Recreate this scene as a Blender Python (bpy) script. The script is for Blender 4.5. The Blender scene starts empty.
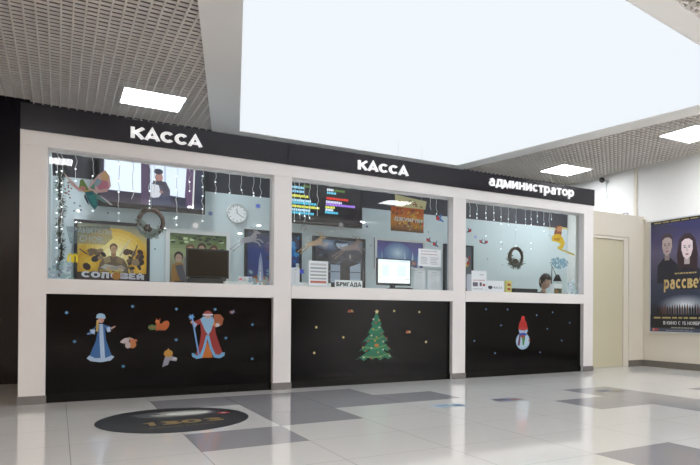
import bpy, bmesh, math, random
from mathutils import Vector, Matrix
random.seed(7)
SC = bpy.context.scene
COL = SC.collection
PI = math.pi

# ------------------------------------------------------------------ camera
F_PX, YAW, PITCH, ROLL, CX, CY, DIST, H = 641.358, 0.594435, 0.0046836, 0.0061021, 491.73, 311.151, 6.58614, 0.78
CAM = Vector((0, -DIST, H))
FW = Vector((math.sin(YAW)*math.cos(PITCH), math.cos(YAW)*math.cos(PITCH), math.sin(PITCH)))
R0 = Vector((math.cos(YAW), -math.sin(YAW), 0))
U0 = R0.cross(FW)
RT = R0*math.cos(ROLL) + U0*math.sin(ROLL)
UP = RT.cross(FW)
cd = bpy.data.cameras.new('camera')
cam = bpy.data.objects.new('camera', cd)
COL.objects.link(cam)
m = Matrix((RT, UP, -FW)).transposed().to_4x4()
m.translation = CAM
cam.matrix_world = m
cd.sensor_width = 36.0
cd.lens = F_PX/700*36.0
cd.shift_x = (350-CX)/700
cd.shift_y = (CY-232.5)/700
cd.clip_start = 0.05
SC.camera = cam

def hit(u, v, ax, val):
    """point of the real plane axis=val seen at a place of the photograph (measuring aid)"""
    r = FW + RT*(u-CX)/F_PX + UP*(CY-v)/F_PX
    return CAM + r*((val-CAM[ax])/r[ax])
def HY(u, v, y): return hit(u, v, 1, y)
def HX(u, v, x): return hit(u, v, 0, x)
def HZ(u, v, z=0.0): return hit(u, v, 2, z)

# ------------------------------------------------------------------ colours and materials
def lin(c):
    return tuple(((x/255)/12.92 if x/255 <= .04045 else (((x/255)+.055)/1.055)**2.4) for x in c)

def mat(name, col, rough=.5, metal=0, spec=.5, emit=None, es=1.0, coat=0, noise=None, bump=None):
    mt = bpy.data.materials.new(name); mt.use_nodes = True
    nt = mt.node_tree; b = nt.nodes['Principled BSDF']
    b.inputs['Base Color'].default_value = (*col, 1)
    b.inputs['Roughness'].default_value = rough
    b.inputs['Metallic'].default_value = metal
    b.inputs['Specular IOR Level'].default_value = spec
    b.inputs['Coat Weight'].default_value = coat
    if emit is not None:
        b.inputs['Emission Color'].default_value = (*emit, 1)
        b.inputs['Emission Strength'].default_value = es
    if noise or bump:
        tc = nt.nodes.new('ShaderNodeTexCoord')
        nz = nt.nodes.new('ShaderNodeTexNoise')
        nt.links.new(tc.outputs['Object'], nz.inputs['Vector'])
    if noise:
        sc, amt = noise
        nz.inputs['Scale'].default_value = sc
        mx = nt.nodes.new('ShaderNodeMix'); mx.data_type = 'RGBA'
        mx.inputs[6].default_value = (*[c*(1-amt) for c in col], 1)
        mx.inputs[7].default_value = (*[min(1, c*(1+amt)) for c in col], 1)
        nt.links.new(nz.outputs['Fac'], mx.inputs[0])
        nt.links.new(mx.outputs[2], b.inputs['Base Color'])
    if bump:
        sc, amt = bump
        nz.inputs['Scale'].default_value = sc
        bp = nt.nodes.new('ShaderNodeBump'); bp.inputs['Strength'].default_value = amt
        bp.inputs['Distance'].default_value = .01
        nt.links.new(nz.outputs['Fac'], bp.inputs['Height'])
        nt.links.new(bp.outputs['Normal'], b.inputs['Normal'])
    return mt

M = {}
M['white'] = mat('white_laminate', (.83, .81, .81), .35, noise=(3, .02))
M['wallw'] = mat('white_paint', (.80, .80, .79), .6, noise=(1.2, .02))
M['cream'] = mat('cream_paint', (.74, .69, .60), .55, noise=(1.2, .02))
M['door'] = mat('cream_door', (.62, .58, .43), .45, noise=(2, .02))
M['int'] = mat('interior_paint', (.56, .65, .69), .6, noise=(1.5, .02))
M['slate'] = mat('dark_slate_wall', (.035, .036, .05), .45)
M['blackwall'] = mat('black_gloss_wall', (.004, .003, .006), .18)
M['fascia'] = mat('fascia_panel', (.011, .009, .016), .24, spec=.5)
M['panel'] = mat('black_laminate', (.0012, .001, .0016), .12, spec=.22)
M['kick'] = mat('black_kick_board', (.002, .0018, .002), .25, spec=.25)
M['plinth'] = mat('grey_plinth', (.20, .19, .19), .35, noise=(20, .08))
M['skirt'] = mat('grey_skirting', (.16, .145, .125), .4, noise=(20, .08))
M['black'] = mat('black_plastic', (.01, .01, .012), .35)
M['dkscreen'] = mat('dark_switched_off_screen', (.016, .011, .005), .12)
M['metal'] = mat('brushed_metal', (.62, .62, .62), .35, .9)
M['silver'] = mat('silver_frame', (.60, .62, .64), .35, .3)
M['dframe'] = mat('dark_frame', (.012, .012, .02), .3)
M['paper'] = mat('white_paper', (.82, .84, .86), .6)
M['acryl'] = mat('white_acrylic_letter', (.86, .86, .88), .3, emit=(1, 1, 1), es=.25)
M['grid'] = mat('ceiling_lamella', (.72, .68, .645), .7, 0, .2)
M['plenum'] = mat('ceiling_void', (.13, .12, .115), .9)
M['gyps'] = mat('white_ceiling_band', (.86, .84, .82), .7, noise=(1, .02))
M['lamp'] = mat('lamp_diffuser', (.9, .9, .9), .5, emit=(.96, .98, 1), es=20)
M['lampwarm'] = mat('warm_fill_lamp_diffuser', (.9, .9, .9), .5, emit=(1, .74, .50), es=14)
M['downwarm'] = mat('warm_fill_downlight_lens', (.9, .9, .9), .5, emit=(1, .74, .50), es=600)
M['down'] = mat('fill_downlight_lens', (.9, .9, .9), .5, emit=(1, .985, .98), es=800)
M['sky'] = mat('luminous_ceiling', (.0, .0, .0), 1, spec=0, emit=(.89, .945, 1.0), es=.70)
M['hall'] = mat('hall_wall', (.24, .18, .14), .6)
M['bulb'] = mat('led_bulb', (.9, .9, 1), .3, emit=(.9, .95, 1), es=1.6)
M['wire'] = mat('clear_wire', (.72, .76, .78), .4)
M['cable'] = mat('grey_cable', (.45, .50, .52), .5)
M['skin'] = mat('skin', (.62, .40, .30), .5, noise=(20, .05))
M['hair'] = mat('dark_hair', (.018, .014, .012), .45, bump=(90, .6))
M['shirt'] = mat('dark_cloth', (.02, .021, .028), .8, bump=(120, .3))
M['leaf'] = mat('garland_needles', (.08, .10, .075), .6, noise=(40, .4))
M['twig'] = mat('twig_wood', (.07, .042, .030), .7, noise=(50, .3), bump=(80, .6))
M['berry'] = mat('red_berries', (.25, .015, .03), .4)
M['frostleaf'] = mat('frosted_needles', (.24, .30, .29), .6, noise=(40, .3))

def attr_mat(name, emit=0, rough=.45):
    mt = bpy.data.materials.new(name); mt.use_nodes = True
    nt = mt.node_tree; b = nt.nodes['Principled BSDF']
    a = nt.nodes.new('ShaderNodeAttribute'); a.attribute_name = 'Col'
    b.inputs['Roughness'].default_value = rough
    nt.links.new(a.outputs['Color'], b.inputs['Base Color'])
    if emit:
        nt.links.new(a.outputs['Color'], b.inputs['Emission Color'])
        b.inputs['Emission Strength'].default_value = emit
        b.inputs['Base Color'].default_value = (0, 0, 0, 1)
        for l in list(nt.links):
            if l.to_socket == b.inputs['Base Color']: nt.links.remove(l)
        b.inputs['Base Color'].default_value = (.01, .01, .01, 1)
    return mt
M['print'] = attr_mat('printed_surface')
def film_mat(name, alpha):
    mt = attr_mat(name); nt = mt.node_tree
    nt.nodes['Principled BSDF'].inputs['Alpha'].default_value = alpha
    return mt
M['film'] = film_mat('translucent_print', .55)
M['screen'] = attr_mat('lit_screen', emit=1.0, rough=.2)
M['backlit'] = attr_mat('backlit_print', rough=.35)

# glass: clear pane with a mirror layer that follows Fresnel
g = bpy.data.materials.new('clear_glass'); g.use_nodes = True
nt = g.node_tree; nt.nodes.clear()
o_ = nt.nodes.new('ShaderNodeOutputMaterial'); mx = nt.nodes.new('ShaderNodeMixShader')
tr = nt.nodes.new('ShaderNodeBsdfTransparent'); gl = nt.nodes.new('ShaderNodeBsdfGlossy')
fr = nt.nodes.new('ShaderNodeFresnel'); fr.inputs['IOR'].default_value = 1.5
tr.inputs['Color'].default_value = (.955, .98, .975, 1)
gl.inputs['Roughness'].default_value = .0
ge = nt.nodes.new('ShaderNodeNewGeometry'); m1 = nt.nodes.new('ShaderNodeMath'); m1.operation = 'SUBTRACT'; m1.inputs[0].default_value = 1
m2 = nt.nodes.new('ShaderNodeMath'); m2.operation = 'MULTIPLY'; m2.use_clamp = True
nt.links.new(ge.outputs['Backfacing'], m1.inputs[1]); nt.links.new(m1.outputs[0], m2.inputs[0]); nt.links.new(fr.outputs[0], m2.inputs[1])
nt.links.new(m2.outputs[0], mx.inputs[0]); nt.links.new(tr.outputs[0], mx.inputs[1])
nt.links.new(gl.outputs[0], mx.inputs[2]); nt.links.new(mx.outputs[0], o_.inputs['Surface'])
M['glass'] = g

# floor tile materials: polished tile, thin grout lines
TS, TX, TY = .61, .06, -.27
def tile_mat(name, col):
    mt = bpy.data.materials.new(name); mt.use_nodes = True
    nt = mt.node_tree; b = nt.nodes['Principled BSDF']
    tc = nt.nodes.new('ShaderNodeTexCoord')
    mp = nt.nodes.new('ShaderNodeMapping'); mp.inputs['Location'].default_value = (-TX, -TY, 0)
    br = nt.nodes.new('ShaderNodeTexBrick')
    br.offset = 0; br.squash = 1
    br.inputs['Scale'].default_value = 1
    br.inputs['Brick Width'].default_value = TS; br.inputs['Row Height'].default_value = TS
    br.inputs['Mortar Size'].default_value = .0022; br.inputs['Mortar Smooth'].default_value = .1
    br.inputs['Bias'].default_value = 0
    br.inputs['Color1'].default_value = (*col, 1)
    br.inputs['Color2'].default_value = (*[c*.975 for c in col], 1)
    br.inputs['Mortar'].default_value = (*[c*.55 for c in col], 1)
    nz = nt.nodes.new('ShaderNodeTexNoise'); nz.inputs['Scale'].default_value = 180
    mx = nt.nodes.new('ShaderNodeMix'); mx.data_type = 'RGBA'; mx.blend_type = 'MULTIPLY'
    mx.inputs[0].default_value = .12
    nt.links.new(tc.outputs['Object'], mp.inputs[0]); nt.links.new(mp.outputs[0], br.inputs['Vector'])
    nt.links.new(tc.outputs['Object'], nz.inputs['Vector'])
    nt.links.new(br.outputs['Color'], mx.inputs[6]); nt.links.new(nz.outputs['Fac'], mx.inputs[7])
    nt.links.new(mx.outputs[2], b.inputs['Base Color'])
    b.inputs['Roughness'].default_value = .07
    b.inputs['Specular IOR Level'].default_value = .5
    return mt
M['tile_w'] = tile_mat('white_polished_tile', (.91, .91, .90))
M['tile_g'] = tile_mat('grey_polished_tile', (.44, .44, .475))

# ------------------------------------------------------------------ mesh helpers
class MB:
    def __init__(s): s.v = []; s.f = []; s.c = []; s.smooth = False
    def add(s, vs, fs, c=None):
        k = len(s.v); s.v += [Vector(p) for p in vs]
        for f in fs: s.f.append([i+k for i in f]); s.c.append(c)
        return s
    def box(s, x0, x1, y0, y1, z0, z1, c=None):
        return s.add([(x, y, z) for z in (z0, z1) for y in (y0, y1) for x in (x0, x1)],
              [(0,2,3,1),(4,5,7,6),(0,1,5,4),(2,6,7,3),(0,4,6,2),(1,3,7,5)], c)
    def prism(s, pts, z0, z1, c=None):
        n = len(pts)
        return s.add([(x, y, z0) for x, y in pts]+[(x, y, z1) for x, y in pts],
              [tuple(range(n))[::-1], tuple(range(n, 2*n))]+[(i, (i+1) % n, (i+1) % n+n, i+n) for i in range(n)], c)
    def tube(s, pts, r, n=8, c=None, cap=True):
        pts = [Vector(p) for p in pts]; rs = r if isinstance(r, (list, tuple)) else [r]*len(pts)
        vs = []; fs = []; prev = None
        for i, p in enumerate(pts):
            t = (pts[min(i+1, len(pts)-1)]-pts[max(i-1, 0)]).normalized()
            if prev is None:
                a = Vector((0, 0, 1)) if abs(t.z) < .9 else Vector((1, 0, 0))
                prev = t.cross(a).normalized()
            prev = (prev - t*prev.dot(t)).normalized()
            b = t.cross(prev)
            for k in range(n):
                an = 2*PI*k/n
                vs.append(p+(prev*math.cos(an)+b*math.sin(an))*rs[i])
        for i in range(len(pts)-1):
            for k in range(n):
                a = i*n+k; b2 = i*n+(k+1) % n
                fs.append((a, b2, b2+n, a+n))
        if cap:
            fs.append(tuple(range(n))[::-1]); fs.append(tuple(range(len(vs)-n, len(vs))))
        s.add(vs, fs, c); s.smooth = True
        return s
    def ball(s, c0, r, seg=14, ring=9, c=None, f=None):
        if not isinstance(r, (tuple, list)): r = (r, r, r)
        c0 = Vector(c0); vs = [Vector((0, 0, 1))]; fs = []
        for i in range(1, ring):
            th = PI*i/ring
            for k in range(seg):
                ph = 2*PI*k/seg
                vs.append(Vector((math.sin(th)*math.cos(ph), math.sin(th)*math.sin(ph), math.cos(th))))
        vs.append(Vector((0, 0, -1)))
        for k in range(seg): fs.append((0, 1+k, 1+(k+1) % seg))
        for i in range(ring-2):
            for k in range(seg):
                a = 1+i*seg+k; b = 1+i*seg+(k+1) % seg
                fs.append((a, a+seg, b+seg, b))
        L = len(vs)-1; o = 1+(ring-2)*seg
        for k in range(seg): fs.append((L, o+(k+1) % seg, o+k))
        if f: vs = [f(p) for p in vs]
        s.add([c0+Vector((p.x*r[0], p.y*r[1], p.z*r[2])) for p in vs], fs, c); s.smooth = True
        return s
    def move(s, fn):
        s.v = [fn(p) for p in s.v]; return s
    def build(s, name, material, parent=None, bevel=0, smooth=None):
        if parent is not None:
            off = parent.get('_o'); off = Vector(off) if off is not None else Vector((0, 0, 0))
        else:
            xs = [p.x for p in s.v]; ys = [p.y for p in s.v]; zs = [p.z for p in s.v]
            off = Vector(((min(xs)+max(xs))/2, (min(ys)+max(ys))/2, min(zs)))
        me = bpy.data.meshes.new(name)
        me.from_pydata([tuple(p-off) for p in s.v], [], s.f)
        me.update()
        if bevel:
            bm = bmesh.new(); bm.from_mesh(me)
            bmesh.ops.remove_doubles(bm, verts=bm.verts, dist=1e-6)
            bmesh.ops.bevel(bm, geom=list(bm.edges), offset=bevel, segments=2, profile=.5, affect='EDGES')
            bm.to_mesh(me); bm.free()
        elif not any(c is not None for c in s.c):
            pass
        if any(c is not None for c in s.c):
            a = me.color_attributes.new('Col', 'FLOAT_COLOR', 'CORNER')
            for p, c in zip(me.polygons, s.c):
                cc = (*lin(c), 1) if c is not None else (.5, .5, .5, 1)
                for li in p.loop_indices: a.data[li].color = cc
        if (s.smooth if smooth is None else smooth):
            for p in me.polygons: p.use_smooth = True
        for mm in (material if isinstance(material, list) else [material]): me.materials.append(mm)
        o = bpy.data.objects.new(name, me); COL.objects.link(o)
        if parent is not None: o.parent = parent
        else: o.location = off
        o['_o'] = tuple(off)
        return o

def tag(o, label=None, cat=None, group=None, kind=None):
    if label: o['label'] = label
    if cat: o['category'] = cat
    if group: o['group'] = group
    if kind: o['kind'] = kind
    return o
def thing(name, loc, label, cat, group=None):
    o = bpy.data.objects.new(name, None); COL.objects.link(o)
    o.location = loc; o.empty_display_size = .1; o['_o'] = tuple(loc)
    return tag(o, label, cat, group)
def struct(name, mb, material, bevel=0, label=None):
    o = mb.build(name, material, None, bevel); o['kind'] = 'structure'
    if label: o['label'] = label
    return o
def B(*a): return MB().box(*a)
def dup(root, loc, label=None):
    def cp(o, par):
        c = o.copy(); COL.objects.link(c)
        if par: c.parent = par
        for ch in list(o.children): cp(ch, c)
        return c
    r = cp(root, None); r.location = loc
    if label: r['label'] = label
    return r

def arcp(cx, cy, rx, ry, a0, a1, n=12):
    return [(cx+rx*math.cos(math.radians(a0+(a1-a0)*i/n)), cy+ry*math.sin(math.radians(a0+(a1-a0)*i/n))) for i in range(n+1)]
def glyph(ch, t):
    """(advance width, centre line strokes) of a bold grotesque letter; capitals are 1 high, small letters .72"""
    h = t/2; L = h; T = 1-h; Bm = h; x = .72
    def box(w): return w-h
    G = {
    'К': (.74, [[(L,0),(L,1)],[(.70,1),(L+.05,.46)],[(L+.16,.60),(.68,0)]]),
    'А': (.80, [[(.06,0),(.40,.98),(.74,0)],[(.19,.28),(.61,.28)]]),
    'С': (.76, [arcp(.41,.5,.41-h,.5-h,42,318,18)]),
    'О': (.84, [arcp(.42,.5,.42-h,.5-h,0,360,24)]),
    'Л': (.76, [[(.02,Bm),(.14,.10),(.20,T),(.68-h,T)],[(.70-h,1),(.70-h,0)]]),
    'В': (.72, [[(L,0),(L,1)],[(L,T),(.38,T)]+arcp(.40,.755,.20,.245-h,90,-90)+[(L,.51)],[(L,.51),(.42,.51)]+arcp(.44,.265,.22,.265-h,90,-90)+[(L,Bm)]]),
    'Е': (.64, [[(L,0),(L,1)],[(L,T),(.60,T)],[(L,.5),(.54,.5)],[(L,Bm),(.62,Bm)]]),
    'И': (.74, [[(L,0),(L,1)],[(.70-h,0),(.70-h,1)],[(L+.02,.10),(.68-h,.90)]]),
    'Й': (.74, [[(L,0),(L,.82)],[(.70-h,0),(.70-h,.82)],[(L+.02,.10),(.68-h,.72)],[(.22,.98),(.35,.90),(.48,.98)]]),
    'Р': (.68, [[(L,0),(L,1)],[(L,T),(.38,T)]+arcp(.40,.71,.22,.29-h,90,-90)+[(L,.42)]]),
    'З': (.66, [arcp(.31,.74,.24,.26-h,150,-90)+arcp(.32,.26,.27,.26-h,90,-150)]),
    'Б': (.70, [[(L,0),(L,1)],[(L,T),(.60,T)],[(L,.56),(.38,.56)]+arcp(.40,.28,.22,.28-h,90,-90)+[(L,Bm)]]),
    'Н': (.74, [[(L,0),(L,1)],[(.70-h,0),(.70-h,1)],[(L,.5),(.70-h,.5)]]),
    'К_': None,
    'Т': (.66, [[(.0,T),(.64,T)],[(.32,0),(.32,T)]]),
    'Х': (.72, [[(.05,0),(.65,1)],[(.05,1),(.65,0)]]),
    'Д': (.80, [[(.18,Bm),(.24,T),(.62,T)],[(.62,1),(.62,0)],[(.02,.12),(.76,.12)],[(.06,-.10),(.06,.12)],[(.72,-.10),(.72,.12)]]),
    'Ж': (1.0, [[(.48,0),(.48,1)],[(.05,1),(.40,.5),(.03,0)],[(.91,1),(.56,.5),(.93,0)],[(.36,.5),(.60,.5)]]),
    'У': (.70, [[(.05,1),(.36,.36)],[(.66,1),(.30,.10),(.10,h)]]),
    'Г': (.58, [[(L,0),(L,1)],[(L,T),(.56,T)]]),
    'П': (.74, [[(L,0),(L,1)],[(.70-h,0),(.70-h,1)],[(L,T),(.70-h,T)]]),
    'Ц': (.76, [[(L,0),(L,1)],[(.64-h,0),(.64-h,1)],[(L,Bm),(.72,Bm)],[(.70,.05),(.70,-.15)]]),
    'Я': (.72, [[(.66-h,0),(.66-h,1)],[(.66-h,T),(.30,T)]+arcp(.28,.72,.20,.28-h,90,270)+[(.66-h,.44)],[(.36,.44),(.06,0)]]),
    'М': (.90, [[(L,0),(L,1)],[(.86-h,0),(.86-h,1)],[(L+.02,.96),(.43,.08),(.84-h,.96)]]),
    'I': (.26, [[(.12,0),(.12,1)]]), 'X': (.72, [[(.05,0),(.65,1)],[(.05,1),(.65,0)]]),
    'A': (.80, [[(.06,0),(.40,.98),(.74,0)],[(.19,.28),(.61,.28)]]),
    '1': (.50, [[(.30,0),(.30,1)],[(.08,.76),(.30,.94)]]),
    '5': (.66, [[(.56,T),(.14,T),(.11,.54)]+arcp(.32,.31,.25,.31-h,120,-140)]),
    '0': (.70, [arcp(.34,.5,.34-h,.5-h,0,360,24)]),
    '3': (.66, [arcp(.31,.74,.24,.26-h,150,-90)+arcp(.32,.26,.27,.26-h,90,-150)]),
    'а': (.62, [[(.54-h,0),(.54-h,.46)]+arcp(.30,.46,.24-h*.9,.26-h,0,160,8),[(.54-h,.42),(.30,.42)]+arcp(.26,.22,.22-h*.6,.20-h*.3,90,270,8)+[(.40,.06),(.54-h,.16)]]),
    'д': (.70, [[(.16,Bm),(.22,x-h),(.54,x-h)],[(.54,x),(.54,0)],[(.02,.08),(.68,.08)],[(.06,-.14),(.06,.1)],[(.64,-.14),(.64,.1)]]),
    'м': (.80, [[(L,0),(L,x)],[(.76-h,0),(.76-h,x)],[(L+.02,x-.04),(.38,.08),(.74-h,x-.04)]]),
    'и': (.66, [[(L,0),(L,x)],[(.60-h,0),(.60-h,x)],[(L+.02,.08),(.58-h,x-.08)]]),
    'н': (.66, [[(L,0),(L,x)],[(.60-h,0),(.60-h,x)],[(L,x/2),(.60-h,x/2)]]),
    'с': (.58, [arcp(.31,.36,.31-h,.36-h,48,312,14)]),
    'т': (.56, [[(.0,x-h),(.54,x-h)],[(.27,0),(.27,x-h)]]),
    'р': (.66, [[(L,-.26),(L,x)],arcp(.32,.36,.30-h,.36-h,180,-180,20)]),
    'о': (.66, [arcp(.32,.36,.32-h,.36-h,0,360,20)]),
    'в': (.58, [[(L,0),(L,x)],[(L,x-h),(.30,x-h)]+arcp(.32,.54,.15,.18-h,90,-90,6)+[(L,.37)],[(L,.37),(.34,.37)]+arcp(.35,.19,.17,.19-h,90,-90,6)+[(L,Bm)]]),
    'е': (.62, [[(.08,.36),(.54,.36)]+arcp(.30,.36,.30-h,.36-h,0,300,16)]),
    ' ': (.34, [])}
    return G.get(ch, (.6, [[(L,0),(L,1)]]))
def text_geo(body, weight=.012):
    t = .14+weight*3.3; V = []; Fc = []; x = 0
    for ch in body:
        w, st = glyph(ch, t)
        for P in st:
            n = len(P); closed = math.hypot(P[0][0]-P[-1][0], P[0][1]-P[-1][1]) < 1e-4
            base = len(V)
            for i in range(n):
                a = P[i-1] if i > 0 else (P[-2] if closed else None); b = P[i]; c = P[i+1] if i < n-1 else (P[1] if closed else None)
                d1 = (Vector((b[0]-a[0], b[1]-a[1])).normalized() if a else None); d2 = (Vector((c[0]-b[0], c[1]-b[1])).normalized() if c else None)
                d = ((d1 or d2)+(d2 or d1)).normalized(); nr = Vector((-d.y, d.x)); r = d1 or d2
                k = 1/max(.45, abs(nr.dot(Vector((-r.y, r.x)))))
                V.append((x+b[0]+nr.x*t/2*k, b[1]+nr.y*t/2*k)); V.append((x+b[0]-nr.x*t/2*k, b[1]-nr.y*t/2*k))
            for i in range(n-1):
                k = base+2*i; Fc.append((k, k+1, k+3, k+2))
        x += w+.06
    x0 = min(v[0] for v in V); x1 = max(v[0] for v in V); y0 = min(v[1] for v in V); y1 = max(v[1] for v in V)
    return [((a-x0)/(x1-x0), (b-y0)/(y1-y0)) for a, b in V], Fc

class Art:
    """flat printed artwork on a real plane: each shape is a face of its own colour, in thin ink layers"""
    def __init__(s, O, R, U, step=.0003):
        s.O = Vector(O); s.R = Vector(R).normalized(); s.U = Vector(U).normalized()
        s.N = s.R.cross(s.U); s.mb = MB(); s.k = 0; s.step = step; s.ox = s.oy = 0; s.s = 1
    def p(s, x, y, dz=0): return s.O+s.R*(s.ox+x*s.s)+s.U*(s.oy+y*s.s)+s.N*(s.k*s.step+dz)
    def poly(s, pts, c):
        s.mb.add([s.p(x, y) for x, y in pts], [tuple(range(len(pts)))], c); s.k += 1; return s
    def same(s, pts, c):
        s.mb.add([s.p(x, y) for x, y in pts], [tuple(range(len(pts)))], c); return s
    def rect(s, x0, y0, x1, y1, c): return s.poly([(x0, y0), (x1, y0), (x1, y1), (x0, y1)], c)
    def ell(s, cx, cy, rx, ry, c, n=20, rot=0):
        return s.poly([(cx+rx*math.cos(a)*math.cos(rot)-ry*math.sin(a)*math.sin(rot),
                        cy+rx*math.cos(a)*math.sin(rot)+ry*math.sin(a)*math.cos(rot)) for a in [2*PI*i/n for i in range(n)]], c)
    def grad(s, x0, y0, x1, y1, cs, n=24):
        for i in range(n):
            t = (i+.5)/n*(len(cs)-1); k = min(int(t), len(cs)-2); f = t-k
            c = tuple(cs[k][j]*(1-f)+cs[k+1][j]*f for j in range(3))
            ya = y0+(y1-y0)*i/n; yb = y0+(y1-y0)*(i+1)/n
            s.same([(x0, ya), (x1, ya), (x1, yb), (x0, yb)], c)
        s.k += 1; return s
    def glow(s, cx, cy, rx, ry, c0, c1, n=6):
        for i in range(n):
            t = i/(n-1); k = 1-t*.85
            s.ell(cx, cy, rx*k, ry*k, tuple(c0[j]*(1-t)+c1[j]*t for j in range(3)), 18)
        return s
    def star(s, cx, cy, r, c, n=6, inner=.35, rot=0):
        return s.poly([(cx+(r if i % 2 == 0 else r*inner)*math.cos(PI*i/n+rot), cy+(r if i % 2 == 0 else r*inner)*math.sin(PI*i/n+rot)) for i in range(2*n)], c)
    def stroke(s, pts, w, c):
        for (a, b) in zip(pts[:-1], pts[1:]):
            d = math.hypot(b[0]-a[0], b[1]-a[1]) or 1e-6; nx = -(b[1]-a[1])/d*w/2; ny = (b[0]-a[0])/d*w/2
            s.same([(a[0]+nx, a[1]+ny), (a[0]-nx, a[1]-ny), (b[0]-nx, b[1]-ny), (b[0]+nx, b[1]+ny)], c)
        s.k += 1; return s
    def text(s, body, x0, y0, x1, y1, c, off=.012, tilt=0):
        vs, fs = text_geo(body, off)
        s.mb.add([s.p(x0+a*(x1-x0), y0+b*(y1-y0)+a*tilt) for a, b in vs], fs, c); s.k += 1; return s
    def lines(s, x0, y0, x1, y1, n, c, h=.5, rag=.3):
        st = (y1-y0)/n
        for i in range(n):
            y = y0+st*i
            x = x0; xe = x1-(x1-x0)*rag*random.random()
            while x < xe:
                w = min(random.uniform(.06, .16)*(x1-x0), xe-x)
                s.same([(x, y), (x+w, y), (x+w, y+st*h), (x, y+st*h)], c); x += w+.025*(x1-x0)
        s.k += 1; return s
    def build(s, name, parent=None, material=None): return s.mb.build(name, material or M['print'], parent, smooth=False)

X_, Y_, Z_ = Vector((1, 0, 0)), Vector((0, 1, 0)), Vector((0, 0, 1))

# ================================================================== SETTING
XL, XR, YB, YR = -7.0, 7.485, 2.10, -17.0      # hall: left wall, right wall, back wall, rear wall
ZC = 3.07
# floor
GREY = {(1,0),(2,0),(3,0),(2,1),(3,1),(4,1),(2,2),(1,3),(7,2),(6,3),(7,3),(7,4),(9,3),(4,6),(4,7),(3,7),(10,3)}
GREY |= {(i-9, j) for i, j in [(1,0),(2,0),(3,0),(2,1),(3,1),(4,1),(7,2),(6,3),(7,3)]}
fm = MB(); mi = []
i0 = int(math.floor((XL-TX)/TS)); i1 = int(math.ceil((XR-TX)/TS))
j0 = int(math.floor((TY-YB)/TS)); j1 = int(math.ceil((TY-YR)/TS))
for j in range(j0, j1):
    for i in range(i0, i1):
        xa = max(TX+i*TS, XL); xb = min(TX+(i+1)*TS, XR); ya = max(TY-(j+1)*TS, YR); yb = min(TY-j*TS, YB)
        if xb-xa < 1e-4 or yb-ya < 1e-4: continue
        fm.add([(xa, ya, 0), (xb, ya, 0), (xb, yb, 0), (xa, yb, 0)], [(0, 1, 2, 3)])
        mi.append(1 if (i, j) in GREY else 0)
me = bpy.data.meshes.new('floor'); me.from_pydata([tuple(v) for v in fm.v], [], fm.f)
me.materials.append(M['tile_w']); me.materials.append(M['tile_g'])
for p, k in zip(me.polygons, mi): p.material_index = k
fl = bpy.data.objects.new('floor', me); COL.objects.link(fl); fl['kind'] = 'structure'

# walls
T = .15
struct('wall_right', B(XR, XR+T, YR, YB+T, 0, 3.5), M['wallw'])
struct('wall_left', B(XL-T, XL, YR, YB+T, 0, 3.5), M['hall'])
struct('wall_rear', B(XL-T, XR+T, YR-T, YR, 0, 3.5), M['hall'])
struct('wall_back', B(-.27, XR, YB, YB+T, 0, 2.30), M['int'])
struct('wall_back.001', B(-.27, XR, YB, YB+T, 2.30, 3.5), M['slate'])
struct('wall_back.002', B(XL, -.27, YB-.12, YB+T, 0, 3.5), M['blackwall'])
# low cladding of the right wall, carrying the poster, and its cap rail
CLX = XR-.03
struct('wall_right_cladding', B(CLX, XR, -5.5, .27, 0, 2.205), M['cream'])
struct('trim_1', B(CLX-.012, XR, -5.5, .27, 2.205, 2.222), M['wallw'])
struct('trim_2', B(XR-.022, XR, .44, .50, 2.30, ZC), M['cream'], label='vertical joint strip on the upper right wall')
struct('baseboard_right', B(CLX-.015, CLX, -5.5, .27, 0, .095), M['skirt'])
# low wall with the door, right of the booth
DY = .28
w = MB()
w.box(6.30, 7.485, DY, DY+.1, 1.95, 2.29); w.box(7.14, 7.485, DY, DY+.1, 0, 1.95)
w.box(6.165, 6.32, DY, DY+.1, 0, 1.95); w.box(6.165, 6.30, DY, DY+.1, 1.95, 2.29)
struct('wall_front', w, M['cream'])
struct('baseboard_front', B(7.14, CLX-.015, DY-.015, DY, 0, .095), M['skirt'])
w = MB(); w.box(6.32, 7.14, DY+.015, DY+.085, 1.905, 1.95); w.box(7.045, 7.14, DY+.015, DY+.085, 0, 1.905); w.box(6.32, 6.36, DY+.015, DY+.085, 0, 1.905)
struct('trim_3', w, M['cream'], label='door frame')
struct('door_1', B(6.362, 7.043, DY+.035, DY+.075, .008, 1.903), M['door'], label='plain cream door in the low wall right of the ticket booth')
# wall end post where low wall meets cladding
# ceiling: open cell grid of lamellas around the luminous opening
OUT = [(1.59, 2.098), (5.26, 2.098), (6.21, -3.02), (.28, -4.08)]
INN = [(1.87, 1.86), (5.06, 1.87), (5.87, -2.83), (.65, -3.78)]
def cross(poly, axis, val):
    out = []
    for a, b in zip(poly, poly[1:]+poly[:1]):
        if (a[axis]-val)*(b[axis]-val) < 0:
            t = (val-a[axis])/(b[axis]-a[axis]); out.append(a[1-axis]+t*(b[1-axis]-a[1-axis]))
    return sorted(out)
lamps = [(.83, 1.20), (6.65, 1.18), (6.63, -1.29), (-.12, -5.0), (5.77, -5.33), (-3.2, -5.0), (-3.2, -1.6)]  # the last pair is added out of view as warm fill for the left
def cut(iv, a, b):
    r = []
    for x, y in iv:
        if b <= x or a >= y: r.append((x, y)); continue
        if a > x: r.append((x, a))
        if b < y: r.append((b, y))
    return r
P_, TH, ZG0, ZG1 = .08, .012, ZC, ZC+.02
YG = -8.0
gm = MB()
x = XL+.04
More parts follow.
